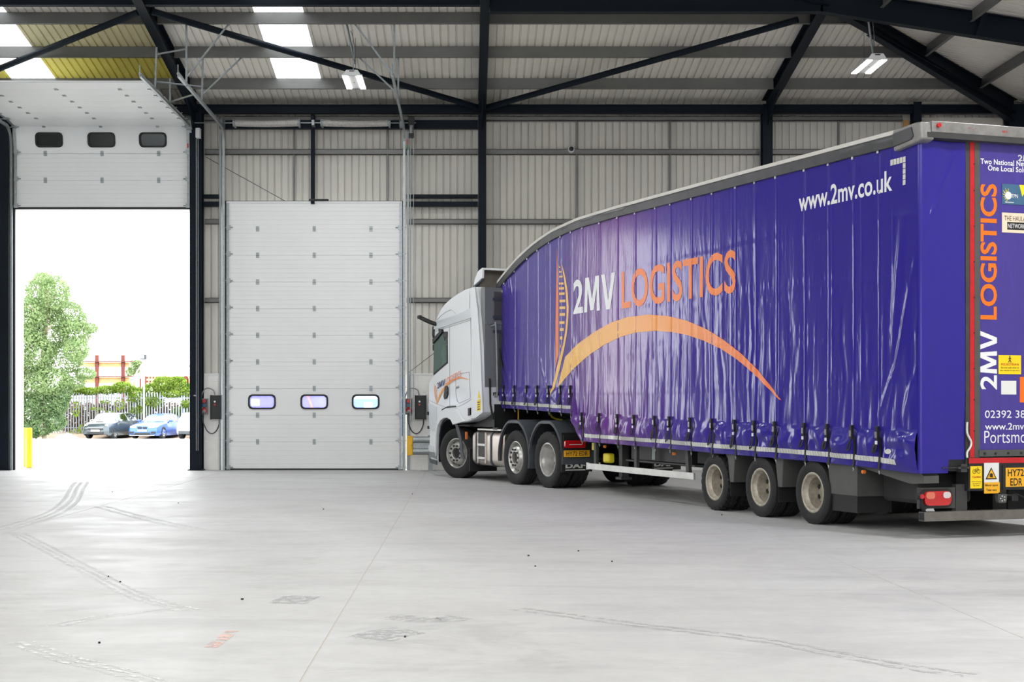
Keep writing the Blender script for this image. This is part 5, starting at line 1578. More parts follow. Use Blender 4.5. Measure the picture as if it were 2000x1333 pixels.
# cab back wall with latches, grab rail and hose
back = part('cab_back_wall', 'cab_back', TRUCK, (-1.27, -1.10, -1.18, 1.19, 1.50, 3.78))
part('back_ledge', 'cab_back', back, (-1.30, -1.24, -1.18, 1.17, 3.06, 3.10))
part('back_recess', 'mudguard', back, (-1.285, -1.26, -1.1, 1.0, 3.14, 3.70), bevel=0.01)
part('back_recess', 'mudguard', back, (-1.285, -1.26, -1.1, 0.9, 1.75, 2.95), bevel=0.01)
for z in (3.55, 3.20, 2.92, 1.70):
    lt = part('latch', 'fender', back, (-1.31, -1.26, 0.82, 1.02, z - 0.03, z + 0.03))
MB().path([(-1.27, 1.06, 3.02), (-1.36, 1.02, 3.04), (-1.37, 1.0, 3.0), (-1.37, 0.97, 1.75), (-1.30, 1.0, 1.70)], 0.02, 8).build('grab_rail', 'galv_dull', TRUCK, smooth=True)
MB().path([(-1.32, 0.9, 2.6), (-1.36, 0.86, 2.3), (-1.38, 0.8, 2.1), (-1.40, 0.6, 2.0), (-1.45, 0.3, 1.9)], 0.012, 6).build('air_hose', 'black_rubber', TRUCK)
MB().path([(-1.30, 1.1, 2.0), (-1.31, 1.09, 1.5), (-1.35, 1.05, 1.2)], 0.02, 6).build('air_hose', 'black_rubber', TRUCK)
part('cab_underside', 'black_plastic', TRUCK, (-1.3, 0.9, -1.1, 1.0, 1.05, 1.5))
# chassis
for sy in (0.40, -0.40):
    MB().ibeam((1.0, sy, 0.88), (-4.6, sy, 0.88), 0.09, 0.28, 0.012, 0.012).build('chassis_rail', 'chassis', TRUCK)
part('engine_block', 'chassis', TRUCK, (-1.0, 0.9, -0.4, 0.4, 0.45, 1.1))
part('gearbox_cover', 'chassis', TRUCK, (-2.2, -1.2, -0.7, 0.7, 0.75, 1.2))
MB().prism([(-3.2, 1.02), (-4.4, 1.02), (-4.4, 1.12), (-3.2, 1.2)], -0.55, 0.55).build('fifth_wheel', 'chassis', TRUCK)
for x in (0.0, -2.57, -3.83):
    MB().tube((x, -0.9, 0.505), (x, 0.9, 0.505), 0.07, 12).build('axle', 'chassis', TRUCK)
RW, RIMW = 0.505, 0.295
YO = 1.2
for sy in (1, -1):
    sw = put_wheel(TRUCK, 0.13, sy * (YO - 0.155), RW, RW, 0.31, RIMW, 'front', 'rib', sy)
    sw.rotation_euler.z += R(19)
    put_wheel(TRUCK, -2.57, sy * (YO - 0.155), RW, RW, 0.30, RIMW, 'front', 'rib', sy)
    put_wheel(TRUCK, -3.83, sy * (YO - 0.15), RW, RW, 0.295, RIMW, 'dish', 'lug', sy)
    put_wheel(TRUCK, -3.83, sy * (YO - 0.15 - 0.34), RW, RW, 0.295, RIMW, 'none', 'lug', sy)
    # fenders over the rear axles
    for xc_, a0_, a1_ in ((-2.57, -8, 196), (-3.83, -5, 186)):
        mb = MB(); rows = []
        y0, y1 = sorted((sy * 0.58, sy * 1.22))
        r0 = 0.67
        for t in np.linspace(a0_, a1_, 25):
            c, s_ = math.cos(R(t)), math.sin(R(t))
            zz = 0.52 + min(r0 * s_ * 1.08, 0.69)
            lip = sy * 1.235
            rows.append([(xc_ + r0 * c, sy * 0.58, zz), (xc_ + r0 * c, sy * 1.18, zz), (xc_ + r0 * c * 0.985, sy * 1.225, zz - 0.015 * s_), (xc_ + (r0 - 0.05) * c, sy * 1.235, zz - 0.06 * max(s_, 0)), (xc_ + (r0 - 0.06) * c, sy * 1.20, zz - 0.07 * max(s_, 0))])
        mb.grid(rows).build('rear_fender', 'fender', TRUCK, smooth=True)
    # flap with lamp behind the drive axle
    y0, y1 = sorted((sy * 0.62, sy * 1.235))
    fl = MB().prism([(y0, 0.31), (y1, 0.31), (y1, 1.0), (y0, 1.0)], -4.46, -4.44, axis='x').build('rear_flap', 'black_rubber', TRUCK)
    lo, hi = sorted((sy * 0.80, sy * 1.21))
    part('lamp_backing', 'black_plastic', fl, (-4.50, -4.45, lo - 0.12 if sy > 0 else lo - 0.01, hi + 0.01 if sy > 0 else hi + 0.12, 0.56, 0.95))
    MB().prism(rrect(lo, hi, 0.735, 0.865, 0.03), -4.55, -4.50, axis='x').build('rear_lamp', 'red_lens', fl, smooth=True)
    MB().box(-4.555, -4.549, lo + 0.08, hi - 0.08, 0.785, 0.80).build('lamp_strip', 'clear_lens', fl)
    base = sy * 1.16 if sy > 0 else -0.66
    vs_, fs_ = text_geo('DAF', 0.05, 1.05, 0, 0.40, 0.085)
    for v2, f2 in islands(vs_, fs_): flat_mesh('letter', 'tape_reflect', fl, [(-4.465, base - u, 0.375 + v) for u, v in v2], f2)
    part('flap_stripe', 'tape_reflect', fl, (-4.466, -4.462, base - 0.40, base, 0.335, 0.352))
    # flap behind the front wheel
    part('front_flap', 'black_rubber', TRUCK, (-0.60, -0.57, min(sy * 0.6, sy * 1.2), max(sy * 0.6, sy * 1.2), 0.16, 0.62))
npt = part('number_plate', 'plate_yellow', TRUCK, (-4.515, -4.505, 0.70, 1.215, 0.575, 0.69))
vs_, fs_ = text_geo('HY72 EDR', 0.012, 1.05, 0, 0.43, 0.079)
flat_mesh('plate_characters', 'ink_black', npt, [(-4.518, 1.17 - u, 0.593 + v) for u, v in vs_], fs_)
# aluminium tank with steps and dark straps
tk = MB().prism(rrect(0.58, 1.165, 0.30, 0.97, 0.13, 8), -2.02, -0.64, axis='x').build('fuel_tank', 'alu_tank', TRUCK, smooth=True, bevel=0.03)
part('step_well', 'chassis_grey', tk, (-1.26, -0.95, 1.14, 1.172, 0.40, 0.93), bevel=0.02)
for z in (0.42, 0.68):
    part('step_tread', 'alu_rail', tk, (-1.28, -0.93, 1.12, 1.20, z, z + 0.05), bevel=0.008)
for x in (-0.93, -1.28):
    part('step_side', 'alu_tank', tk, (x - 0.02, x + 0.02, 1.14, 1.19, 0.34, 0.95), bevel=0.01)
for x in (-0.84, -1.50):
    MB().prism(rrect(0.565, 1.18, 0.285, 0.985, 0.14, 8), x - 0.028, x + 0.028, axis='x').build('tank_strap', 'fender', tk, smooth=True)
part('walkway', 'alu_rail', tk, (-1.9, -0.85, 0.9, 1.15, 0.99, 1.02))
part('filler_cap', 'black_plastic', tk, (-1.75, -1.5, 0.95, 1.15, 0.98, 1.05), bevel=0.02)
part('side_reflector', 'amber', TRUCK, (-0.48, -0.45, 1.19, 1.23, 0.80, 0.95))
part('side_reflector', 'amber', TRUCK, (-1.96, -1.93, 1.15, 1.19, 0.78, 0.93))
MB().path([(-2.0, 0.2, 1.5), (-2.3, 0.25, 1.25), (-2.7, 0.1, 1.2), (-3.0, -0.1, 1.3)], 0.02, 8).build('brake_coil', 'yellow_hi', TRUCK)
MB().path([(-1.8, 0.0, 1.6), (-2.2, 0.1, 1.3), (-2.8, 0.2, 1.25)], 0.02, 8).build('brake_coil', 'black_rubber', TRUCK)

# ------------------------------------------------------------------ things on and by the wall
def lamp(x, y, z, label, seen=True, k=1.0):
    L = empty('led_high_bay', (x, y, z), label=label, cat='lamp', group='LED high bay lamps')
    b = MB().prism([(-0.20, -0.6), (0.20, -0.6), (0.20, 0.6), (-0.20, 0.6)], 0, 0.03, axis='z').build('housing', 'lamp_white', L, bevel=0.006)
    MB().add([(-0.19, -0.6, 0.0), (0.19, -0.6, 0.0), (0.11, -0.62, 0.11), (-0.11, -0.62, 0.11), (-0.19, -0.57, 0.0), (0.19, -0.57, 0.0), (0.11, -0.57, 0.11), (-0.11, -0.57, 0.11)],
             [(0, 1, 2, 3), (4, 7, 6, 5), (0, 4, 5, 1), (3, 2, 6, 7), (1, 5, 6, 2), (0, 3, 7, 4)]).build('end_plate', 'lamp_white', L)
    MB().add([(-0.19, 0.6, 0.0), (0.19, 0.6, 0.0), (0.11, 0.6, 0.11), (-0.11, 0.6, 0.11), (-0.19, 0.57, 0.0), (0.19, 0.57, 0.0), (0.11, 0.57, 0.11), (-0.11, 0.57, 0.11)],
             [(0, 1, 2, 3), (4, 7, 6, 5), (0, 4, 5, 1), (3, 2, 6, 7), (1, 5, 6, 2), (0, 3, 7, 4)]).build('end_plate', 'lamp_white', L)
    MB().box(-0.05, 0.05, -0.626, -0.62, 0.075, 0.095).build('name_badge', 'chassis_grey', L)
    for sx in (-1, 1):
        MB().box(sx * 0.14 - 0.05, sx * 0.14 + 0.05, -0.58, 0.58, -0.014, 0.0).build('led_strip', 'led', L)
    MB().tube((0, 0, -0.01), (0, 0, 0.0), 0.01, 8).build('status_light', 'green_paint', L)
    zt = min(zr(y), zr2(x), zr(RIDGE_Y) - PITCH * max(0.0, RIDGE_Y - y)) - 0.26 - z
    for dy in (-0.35, 0.35):
        MB().tube((0, dy, 0.03), (0, dy, zt), 0.004, 6).build('suspension_wire', 'wire', L)
    if seen:
        MB().path([(0.0, -0.3, 0.1), (0.02, -0.3, 0.5), (-0.01, -0.25, 0.85), (-0.06, -0.2, zt)], 0.008, 6).build('power_cable', 'galvanised', L)
        MB().bar((-0.12, -0.35, zt + 0.1), (0.03, -0.2, zt - 0.65), 0.03, 0.03).build('cable_bracket', 'galv_dull', L)
    ld = bpy.data.lights.new('led_light', 'AREA'); ld.shape = 'RECTANGLE'; ld.size = 0.36; ld.size_y = 1.1
    ld.energy = LAMP_W * k; ld.color = (0.98, 0.99, 1.0)
    lo = bpy.data.objects.new('led_light', ld); col.objects.link(lo); lo.parent = L; lo.location = (0, 0, -0.02)
    return L
lamp(-2.24, 29.5, 7.90, 'bright twin-strip LED lamp hanging above the closed door', k=0.4)
lamp(7.85, 29.0, 8.10, 'bright twin-strip LED lamp hanging above the trailer near the hip rafter', k=0.55)
for x, k in ((-2.2, 0.72), (7.9, 1.75)):  # unseen lamps carrying on both rows, powers set to fill the hall
    for y in (21.0, 12.5, 4.0, -4.5):
        lamp(x, y, 8.1, 'unseen twin-strip LED lamp adding fill from further forward along the roof', False, k)

def control(x, side, label_a, label_b, zc=1.45):
    s = empty('power_socket', (x, YW, zc), label=label_a, cat='socket', group='door power sockets')
    part('box', 'grey_plastic', s, (-0.075, 0.075, -0.07, 0.0, -0.19, 0.18), bevel=0.008)
    part('cover', 'fender', s, (-0.06, 0.06, -0.08, -0.065, -0.02, 0.16))
    MB().tube((0.0, -0.08, 0.12), (0.0, -0.12, 0.12), 0.042, 14).build('switch_knob', 'red_plastic', s)
    part('rating_window', 'sign_blue', s, (-0.045, 0.045, -0.085, -0.078, -0.01, 0.06))
    pg = MB().tube((0.0, -0.07, -0.08), (0.02, -0.15, -0.1), 0.06, 16).build('plug', 'red_plastic', s, smooth=True)
    MB().tube((0.02, -0.14, -0.1), (0.0, -0.2, -0.14), 0.035, 12).build('plug_body', 'grey_plastic', pg)
    c = empty('door_controller', (x + 0.27, YW, zc - 0.02), label=label_b, cat='control box', group='door control boxes')
    b = part('case', 'black_plastic', c, (-0.115, 0.115, -0.14, 0.0, -0.27, 0.27), bevel=0.012)
    part('side_cheek', 'fender', c, (-0.13, -0.115, -0.15, 0.0, -0.28, 0.28), (0.115, 0.13, -0.15, 0.0, -0.28, 0.28))
    MB().tube((-0.02, -0.14, 0.13), (-0.02, -0.155, 0.13), 0.022, 12).build('button', 'sign_white', c)
    MB().tube((-0.02, -0.14, 0.06), (-0.02, -0.155, 0.06), 0.022, 12).build('stop_button', 'red_plastic', c)
    MB().tube((-0.02, -0.14, 0.0), (-0.02, -0.155, 0.0), 0.012, 12).build('button', 'chassis', c)
    dx = -0.27
    MB().path([(dx, -0.2, -0.13), (dx - 0.01, -0.2, -0.3), (dx + 0.06, -0.12, -0.52), (dx + 0.16, -0.08, -0.6), (dx + 0.26, -0.07, -0.55), (dx + 0.33, -0.06, -0.4), (dx + 0.34, -0.06, -0.27)], 0.013, 8).build('cable', 'fender', c, smooth=True)
    MB().path([(-0.03, -0.06, 0.28), (-0.06, -0.06, 0.38), (-0.15, -0.06, 0.43), (-0.25, -0.05, 0.42), (-0.32, -0.03, 0.33), (-0.355, -0.01, 0.2)], 0.013, 8).build('cable', 'grey_plastic', c, smooth=True)
control(wx(398.5, YW) + 0.02, 1, 'grey socket box with red switch and plug left of the closed door', 'black door controller on the white block pier left of the closed door')
control(wx(800, YW) - 0.02, 1, 'grey socket box with red switch and plug between closed door and truck cab', 'black door controller on the white blocks beside the truck cab')

bar = empty('crash_barrier', (-1.30, 33.3, 0), label='galvanised twin-tube crash barrier with yellow end cap before the block wall', cat='barrier')
for z in (0.44, 0.70):
    MB().tube((0.05, 0, z), (3.0, 0, z), 0.075, 16).build('rail_tube', 'galvanised', bar, smooth=True)
part('rail_web', 'galvanised', bar, (0.05, 3.0, -0.01, 0.05, 0.44, 0.70))
MB().prism([(-0.03, 0.34), (0.09, 0.36), (0.09, 0.54), (0.07, 0.57), (0.09, 0.60), (0.09, 0.78), (-0.03, 0.80), (-0.045, 0.7), (-0.045, 0.44)], -0.09, 0.06).build('end_cap', 'yellow_paint', bar, bevel=0.02)
for x in (0.48, 2.5):
    part('post', 'galv_dull', bar, (x - 0.05, x + 0.05, 0.05, 0.15, 0.0, 0.8), (x - 0.1, x + 0.1, 0.0, 0.2, 0.0, 0.012))

sc = empty('security_camera', (wx(1116, 33.9), 33.96, wz(291, 33.9)), label='small white dome security camera fixed to the grey wall rail', cat='camera')
hs = MB().lathe([(0.0, 0.04), (0.075, 0.04), (0.08, 0.0), (0.075, -0.04), (0.055, -0.06), (0.05, -0.05)], 24).build('housing', 'lamp_white', sc, smooth=True)
MB().lathe([(0.055, -0.05), (0.045, -0.085), (0.02, -0.10), (0.0, -0.102)], 20).build('dome', 'black_plastic', sc, smooth=True)

# ------------------------------------------------------------------ outside the open door
mat('yard', (214, 212, 206), 0.8, var=0.06, scale=0.5)
mat('soil', (150, 128, 108), 0.9, var=0.25, scale=2)
mat('fence_grey', (150, 156, 166), 0.45, 0.4, var=0.08)
mat('rust_steel', (112, 52, 44), 0.6, var=0.15)
mat('pale_timber', (226, 186, 130), 0.7, var=0.12)
mat('tan_steel', (206, 160, 128), 0.6, var=0.12)
mat('plastic_sheet', (236, 238, 240), 0.35, var=0.04)
mat('bark', (150, 138, 118), 0.8, var=0.25, scale=6)
mat('van_white', (236, 237, 240), 0.3, coat=0.4, var=0.01)
mat('car_blue', (52, 96, 176), 0.25, 0.3, coat=0.7, var=0.03)
mat('car_dark', (66, 76, 82), 0.25, 0.3, coat=0.7, var=0.03)
mat('car_white', (236, 238, 240), 0.25, coat=0.6, var=0.01)
mat('chrome', (210, 214, 218), 0.12, 0.95, var=0.03)
mat('far_wall', (226, 232, 240), 0.7, var=0.03)
mat('purple_far', (112, 100, 196), 0.5, var=0.08)
mat('blue_far', (70, 140, 220), 0.5, var=0.08)
def leaf_mat(name, a, b):
    m = bpy.data.materials.new(name); m.use_nodes = True
    nt = m.node_tree; nt.nodes.clear()
    out = nt.nodes.new('ShaderNodeOutputMaterial')
    tc = nt.nodes.new('ShaderNodeTexCoord'); n = nt.nodes.new('ShaderNodeTexNoise'); n.inputs['Scale'].default_value = 2.2; n.inputs['Detail'].default_value = 5
    n.inputs['Roughness'].default_value = 0.8
    r = nt.nodes.new('ShaderNodeValToRGB'); r.color_ramp.elements[0].position = 0.35; r.color_ramp.elements[1].position = 0.65
    r.color_ramp.elements[0].color = (*lin(a), 1); r.color_ramp.elements[1].color = (*lin(b), 1)
    nt.links.new(tc.outputs['Object'], n.inputs['Vector']); nt.links.new(n.outputs['Fac'], r.inputs['Fac'])
    df = nt.nodes.new('ShaderNodeBsdfDiffuse'); tl = nt.nodes.new('ShaderNodeBsdfTranslucent'); mx = nt.nodes.new('ShaderNodeMixShader'); mx.inputs[0].default_value = 0.45
    nt.links.new(r.outputs[0], df.inputs[0]); nt.links.new(r.outputs[0], tl.inputs[0])
    nt.links.new(df.outputs[0], mx.inputs[1]); nt.links.new(tl.outputs[0], mx.inputs[2]); nt.links.new(mx.outputs[0], out.inputs[0])
    MATS[name] = m
leaf_mat('leaf_tree', (106, 132, 84), (166, 186, 136))
leaf_mat('leaf_bush', (94, 122, 84), (146, 170, 122))
leaf_mat('leaf_ivy', (100, 130, 46), (156, 178, 86))
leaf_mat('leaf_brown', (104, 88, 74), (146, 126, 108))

def gz(y): return -0.0085 * (min(y, 83.0) - 34.5)
yd = MB().add([(-70, 34.5, 0), (45, 34.5, 0), (45, 83, gz(83)), (-70, 83, gz(83)), (45, 160, gz(83)), (-70, 160, gz(83))], [(0, 1, 2, 3), (3, 2, 4, 5)]).build('yard_ground', 'yard', fix=False)
tag(yd, 'sunlit pale concrete yard outside the open doorway', 'ground', kind='structure')
vg = MB().grid([[(-45, 83.2, gz(83)), (-10, 83.2, gz(83))], [(-45, 84.2, -0.28), (-10, 84.2, -0.28)], [(-45, 92, 0.0), (-10, 92, 0.0)], [(-45, 130, 0.1), (-10, 130, 0.1)]]).build('verge', 'soil', fix=False)
tag(vg, 'brown earth verge along the palisade fence', 'ground', kind='structure')

def bollard(px, y, label):
    b = empty('bollard', (wx(px, y), y, gz(y)), label=label, cat='bollard', group='yellow bollards')
    MB().lathe([(0.0, 0.95), (0.055, 0.95), (0.07, 0.935), (0.07, 0.0)], 20).build('post', 'bollard_yellow', b, smooth=True)
    b.children[-1].rotation_euler = (R(90), 0, 0)
    MB().lathe([(0.0, 0.012), (0.12, 0.012), (0.12, 0.0)], 20).build('base_plate', 'galv_dull', b).rotation_euler = (R(90), 0, 0)
    return b
bollard(57, 34.8, 'yellow steel bollard nearest the open doorway')
bollard(44.5, 35.6, 'yellow steel bollard half hidden by the left door reveal')

# palisade fence, pale by pale
fence = empty('palisade_fence', (-19.3, 86.3, -0.25), label='grey steel palisade fence behind the parked cars', cat='fence')
pale_me = MB().prism([(-0.034, 0), (0.034, 0), (0.034, 2.36), (0.0, 2.46), (-0.034, 2.36)], -0.02, 0.0).mesh('pale', 'fence_grey')
for k in range(72):
    link('pale', pale_me, fence, (-5.6 + k * 0.157, rnd.uniform(-0.005, 0.005), rnd.uniform(-0.02, 0.02)))
for z in (0.35, 2.08):
    part('rail', 'fence_grey', fence, (-5.7, 5.7, 0.0, 0.05, z, z + 0.06))
for x in (-5.6, -2.8, 0.0, 2.8, 5.6):
    part('fence_post', 'fence_grey', fence, (x - 0.05, x + 0.05, 0.05, 0.12, 0, 2.4))

nl = np.random.default_rng(5)
def leaves(name, m, parent, blobs, n, size, origin=(0, 0, 0), surf=0.55):
    """many small leaves filling ellipsoids (cx, cy, cz, rx, ry, rz)"""
    vol = np.array([b[3] * b[4] * b[5] for b in blobs]) ** 0.75
    cnt = np.maximum(1, (n * vol / vol.sum()).astype(int))
    C_ = []
    for b, c in zip(blobs, cnt):
        d = nl.normal(size=(c, 3)); d /= np.linalg.norm(d, axis=1)[:, None]
        r = nl.random(c) ** (1 / 3.0) * (1 - surf) + surf * (0.75 + 0.35 * nl.random(c))
        C_.append(np.array(b[:3]) + d * r[:, None] * np.array(b[3:]))
    C_ = np.concatenate(C_) - np.array(origin)
    N = len(C_)
    a = nl.normal(size=(N, 3)); a /= np.linalg.norm(a, axis=1)[:, None]
    b = np.cross(a, nl.normal(size=(N, 3))); b /= np.linalg.norm(b, axis=1)[:, None]
    s = size * (0.6 + 0.8 * nl.random(N))[:, None]
    P = np.stack([C_ - a * s * 0.5, C_ + b * s * 0.33, C_ + a * s * 0.5, C_ - b * s * 0.33], 1).reshape(-1, 3)
    me = bpy.data.meshes.new(name)
    me.from_pydata(P.tolist(), [], np.arange(N * 4).reshape(-1, 4).tolist())
    me.materials.append(MATS[m]); me.update()
    o = link(name, me, parent)
    o['kind'] = 'stuff'
    return o
# big birch-like tree
tx, ty = -23.2, 81.5
tree = empty('leafy_tree', (tx, ty, -0.4), label='tall pale green leafy tree at the left of the yard', cat='tree')
MB().path([(0, 0, 0), (0.05, 0, 2.0), (-0.1, 0.1, 4.5), (0.15, 0, 7.0), (0.1, 0, 8.6)], 0.13, 8).build('trunk', 'bark', tree, smooth=True)
for k in range(9):
    a = k * 2.3; z = 2.5 + k * 0.6
    MB().path([(0, 0, z), (0.8 * math.cos(a), 0.8 * math.sin(a), z + 0.5), (1.6 * math.cos(a), 1.4 * math.sin(a), z + 0.7)], 0.04, 6).build('branch', 'bark', tree)
bl = []
for px, py, rx, rz_ in ((75, 570, 0.9, 0.9), (110, 575, 0.9, 1.0), (60, 620, 1.0, 1.2), (125, 620, 1.1, 1.0), (145, 650, 0.9, 0.8), (90, 640, 1.3, 1.3), (155, 685, 0.7, 0.7), (70, 690, 1.3, 1.2), (120, 700, 1.2, 1.0), (60, 745, 1.2, 1.0), (105, 745, 1.2, 0.8), (160, 730, 0.6, 0.35), (140, 748, 0.7, 0.4), (30, 650, 1.3, 2.0), (15, 730, 1.5, 1.6), (172, 640, 0.35, 0.3), (92, 548, 0.5, 0.4)):
    bl.append((wx(px, ty), ty + rnd.uniform(-0.8, 0.8), wz(py, ty), rx, 1.0, rz_))
leaves('foliage', 'leaf_tree', tree, bl, 40000, 0.125, (tx, ty, -0.4))
def bush(name, label, y, spots, m, n, size=0.15, base=None):
    c = np.mean([wx(s[0], y) for s in spots])
    b = empty(name, (c, y, -0.3), label=label, cat='bush')
    leaves('foliage', m, b, [(wx(px, y), y + rnd.uniform(-0.2, 0.3), wz(py, y), rx, 0.5, rz_) for px, py, rx, rz_ in spots], n, size, (c, y, -0.3))
    MB().path([(0, 0, 0), (0.1, 0.1, 0.8), (0, 0.2, 1.5)], 0.04, 6).build('stem', 'bark', b)
    return b
bush('dense_shrub', 'dense green shrub below the tall tree, beside the yellow bollards', 81.2, ((55, 800, 0.9, 0.9), (85, 790, 0.9, 0.9), (110, 785, 0.7, 0.9), (75, 835, 0.9, 0.5), (60, 845, 0.5, 0.35), (110, 825, 0.6, 0.5), (125, 770, 0.5, 0.6), (20, 800, 1.0, 1.4)), 'leaf_bush', 16000, 0.12)
bush('ivy', 'bright green ivy spilling over the left stretch of fence', 86.7, ((150, 762, 0.6, 0.35), (180, 765, 0.7, 0.25), (210, 762, 0.7, 0.28), (240, 758, 0.7, 0.35), (265, 775, 0.6, 0.6), (262, 810, 0.35, 0.7), (255, 835, 0.3, 0.4)), 'leaf_ivy', 8000, 0.12)
bush('ivy', 'bright green ivy heaped over the right stretch of fence behind the blue car', 86.7, ((295, 765, 0.7, 0.5), (320, 752, 0.7, 0.5), (345, 752, 0.7, 0.5), (300, 785, 0.7, 0.45), (275, 800, 0.5, 0.5), (340, 770, 0.8, 0.25), (368, 765, 0.4, 0.5), (365, 790, 0.3, 0.3), (350, 805, 0.5, 0.3), (375, 815, 0.4, 0.4)), 'leaf_ivy', 13000, 0.12)
bush('climber', 'thin scattered climber leaves on the fence behind the dark car', 86.15, ((150, 800, 0.2, 0.5), (190, 800, 0.5, 0.12), (215, 805, 0.3, 0.15), (235, 790, 0.3, 0.4), (145, 845, 0.35, 0.18), (160, 838, 0.2, 0.25), (205, 785, 0.3, 0.12)), 'leaf_ivy', 420, 0.14)
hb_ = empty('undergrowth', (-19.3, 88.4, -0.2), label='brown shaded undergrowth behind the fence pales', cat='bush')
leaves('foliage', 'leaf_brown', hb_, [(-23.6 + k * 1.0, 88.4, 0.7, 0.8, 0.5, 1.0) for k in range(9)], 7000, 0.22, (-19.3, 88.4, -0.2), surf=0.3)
far_t = empty('far_tree', (wx(262, 130), 130, 0), label='small hazy tree far behind the rusty rack', cat='tree')
leaves('foliage', 'leaf_tree', far_t, [(wx(262, 130), 130, wz(718, 130), 0.6, 0.5, 0.7), (wx(268, 130), 130, wz(712, 130), 0.5, 0.5, 0.4), (wx(256, 130), 130, wz(728, 130), 0.5, 0.5, 0.4)], 900, 0.2, (wx(262, 130), 130, 0))
MB().tube((0, 0, 0), (0, 0, 3.5), 0.12, 8).build('trunk', 'bark', far_t)
# crumpled plastic sheet
rows = []
for i in range(14):
    r = []
    for j in range(20):
        u, v = j / 19, i / 13
        r.append((wx(100, 82) + u * 1.25, 82.4 + v * 0.9, -0.40 + 0.26 * math.sin(math.pi * v) * math.sin(math.pi * u) ** 0.7 + 0.12 * float(vnoise(u * 7, v * 5 + 2)) * math.sin(math.pi * v)))
    rows.append(r)
tag(MB().grid(rows).build('plastic_sheet', 'plastic_sheet', smooth=True, fix=False), 'crumpled white plastic sheet lying by the shrub', 'sheet')
# rusty cantilever rack with timber
ry = 95.0
rk = empty('storage_rack', (wx(215, ry), ry, 0), label='rust-red steel rack stacked with pale timber beyond the fence', cat='rack')
for px in (189.5, 240.5):
    x = wx(px, ry) - rk.location.x
    MB().box(x - 0.11, x + 0.11, -0.1, 0.1, -0.1, wz(694, ry)).build('upright', 'rust_steel', rk)
for py in (706.5, 735.5):
    z = wz(py, ry)
    MB().box(wx(163, ry) - rk.location.x, wx(260, ry) - rk.location.x, -0.3, 0.3, z - 0.03, z + 0.03).build('shelf_arm', 'rust_steel', rk)
for py0, py1 in ((708, 717), (737, 749)):
    for a, b in ((155, 186), (193, 217), (217, 237), (244, 252)):
        MB().box(wx(a, ry) - rk.location.x, wx(b, ry) - rk.location.x, 0.05, 0.5, wz(py1, ry), wz(py0, ry)).build('timber_beam', 'pale_timber', rk)
cs = empty('castellated_beam', (wx(325, ry), ry, 0), label='stack of tan perforated steel beams beyond the fence on the right', cat='beam')
for py0, py1 in ((735, 741.5), (742.5, 749)):
    z0, z1 = wz(py1, ry), wz(py0, ry)
    bmx = MB().box(wx(283, ry) - cs.location.x, wx(371, ry) - cs.location.x, -0.05, 0.05, z0, z1).build('beam', 'tan_steel', cs)
    for k in range(14):
        x = wx(288 + 6 * k, ry) - cs.location.x
        MB().tube((x, -0.06, (z0 + z1) / 2), (x, -0.05, (z0 + z1) / 2), 0.06, 6).build('web_hole', 'rust_steel', bmx)
MB().box(wx(364, ry) - cs.location.x - 0.1, wx(366, ry) - cs.location.x, -0.1, 0.1, 0, wz(735, ry)).build('stand', 'rust_steel', cs)
MB().box(wx(284, ry) - cs.location.x - 0.1, wx(286, ry) - cs.location.x, -0.1, 0.1, 0, wz(735, ry)).build('stand', 'rust_steel', cs)
jb = empty('lattice_jib', (wx(272, 96), 96, 0), label='small white lattice jib standing between rack and lamp post', cat='jib')
for a, b in (((266, 755), (266, 728)), ((274, 755), (274, 722)), ((266, 728), (278, 710)), ((274, 722), (278, 710)), ((266, 742), (274, 728)), ((274, 742), (266, 730)), ((262, 735), (278, 712))):
    MB().tube((wx(a[0], 96) - jb.location.x, 0, wz(a[1], 96)), (wx(b[0], 96) - jb.location.x, 0, wz(b[1], 96)), 0.03, 6).build('strut', 'van_white', jb)
MB().tube((wx(274, 96) - jb.location.x, 0, 0), (wx(274, 96) - jb.location.x, 0, wz(740, 96)), 0.06, 6).build('mast', 'rust_steel', jb)
lpst = empty('floodlight_post', (wx(281, 84.3), 84.3, -0.3), label='white lamp post with black floodlight between the parked cars', cat='lamp post')
MB().tube((0, 0, 0), (0, 0, wz(702, 84.3) + 0.3), 0.055, 12).build('pole', 'van_white', lpst, smooth=True)
MB().box(-0.20, 0.16, -0.12, 0.05, wz(702, 84.3) + 0.28, wz(693, 84.3) + 0.3).build('floodlight', 'fender', lpst, bevel=0.03)
MB().box(-0.16, 0.04, -0.135, -0.12, wz(701, 84.3) + 0.3, wz(694, 84.3) + 0.28).build('floodlight_glass', 'chrome', lpst)
fb = empty('far_building', (wx(360, 130), 130, 0), label='pale flat-roofed building in the far distance at the right door jamb', cat='building')
part('wall', 'far_wall', fb, (-0.85, 3.5, 0, 4, 0, wz(716, 130)))
part('roof_edge', 'fence_grey', fb, (-0.9, 3.55, -0.1, 4.1, wz(716, 130), wz(716, 130) + 0.12))
wd = part('window', 'fence_grey', fb, (0.2, 1.6, -0.03, 0.0, wz(731, 130), wz(724, 130)))
part('pane', 'car_glass', wd, (0.25, 1.55, -0.04, -0.03, wz(730.5, 130), wz(724.5, 130)))

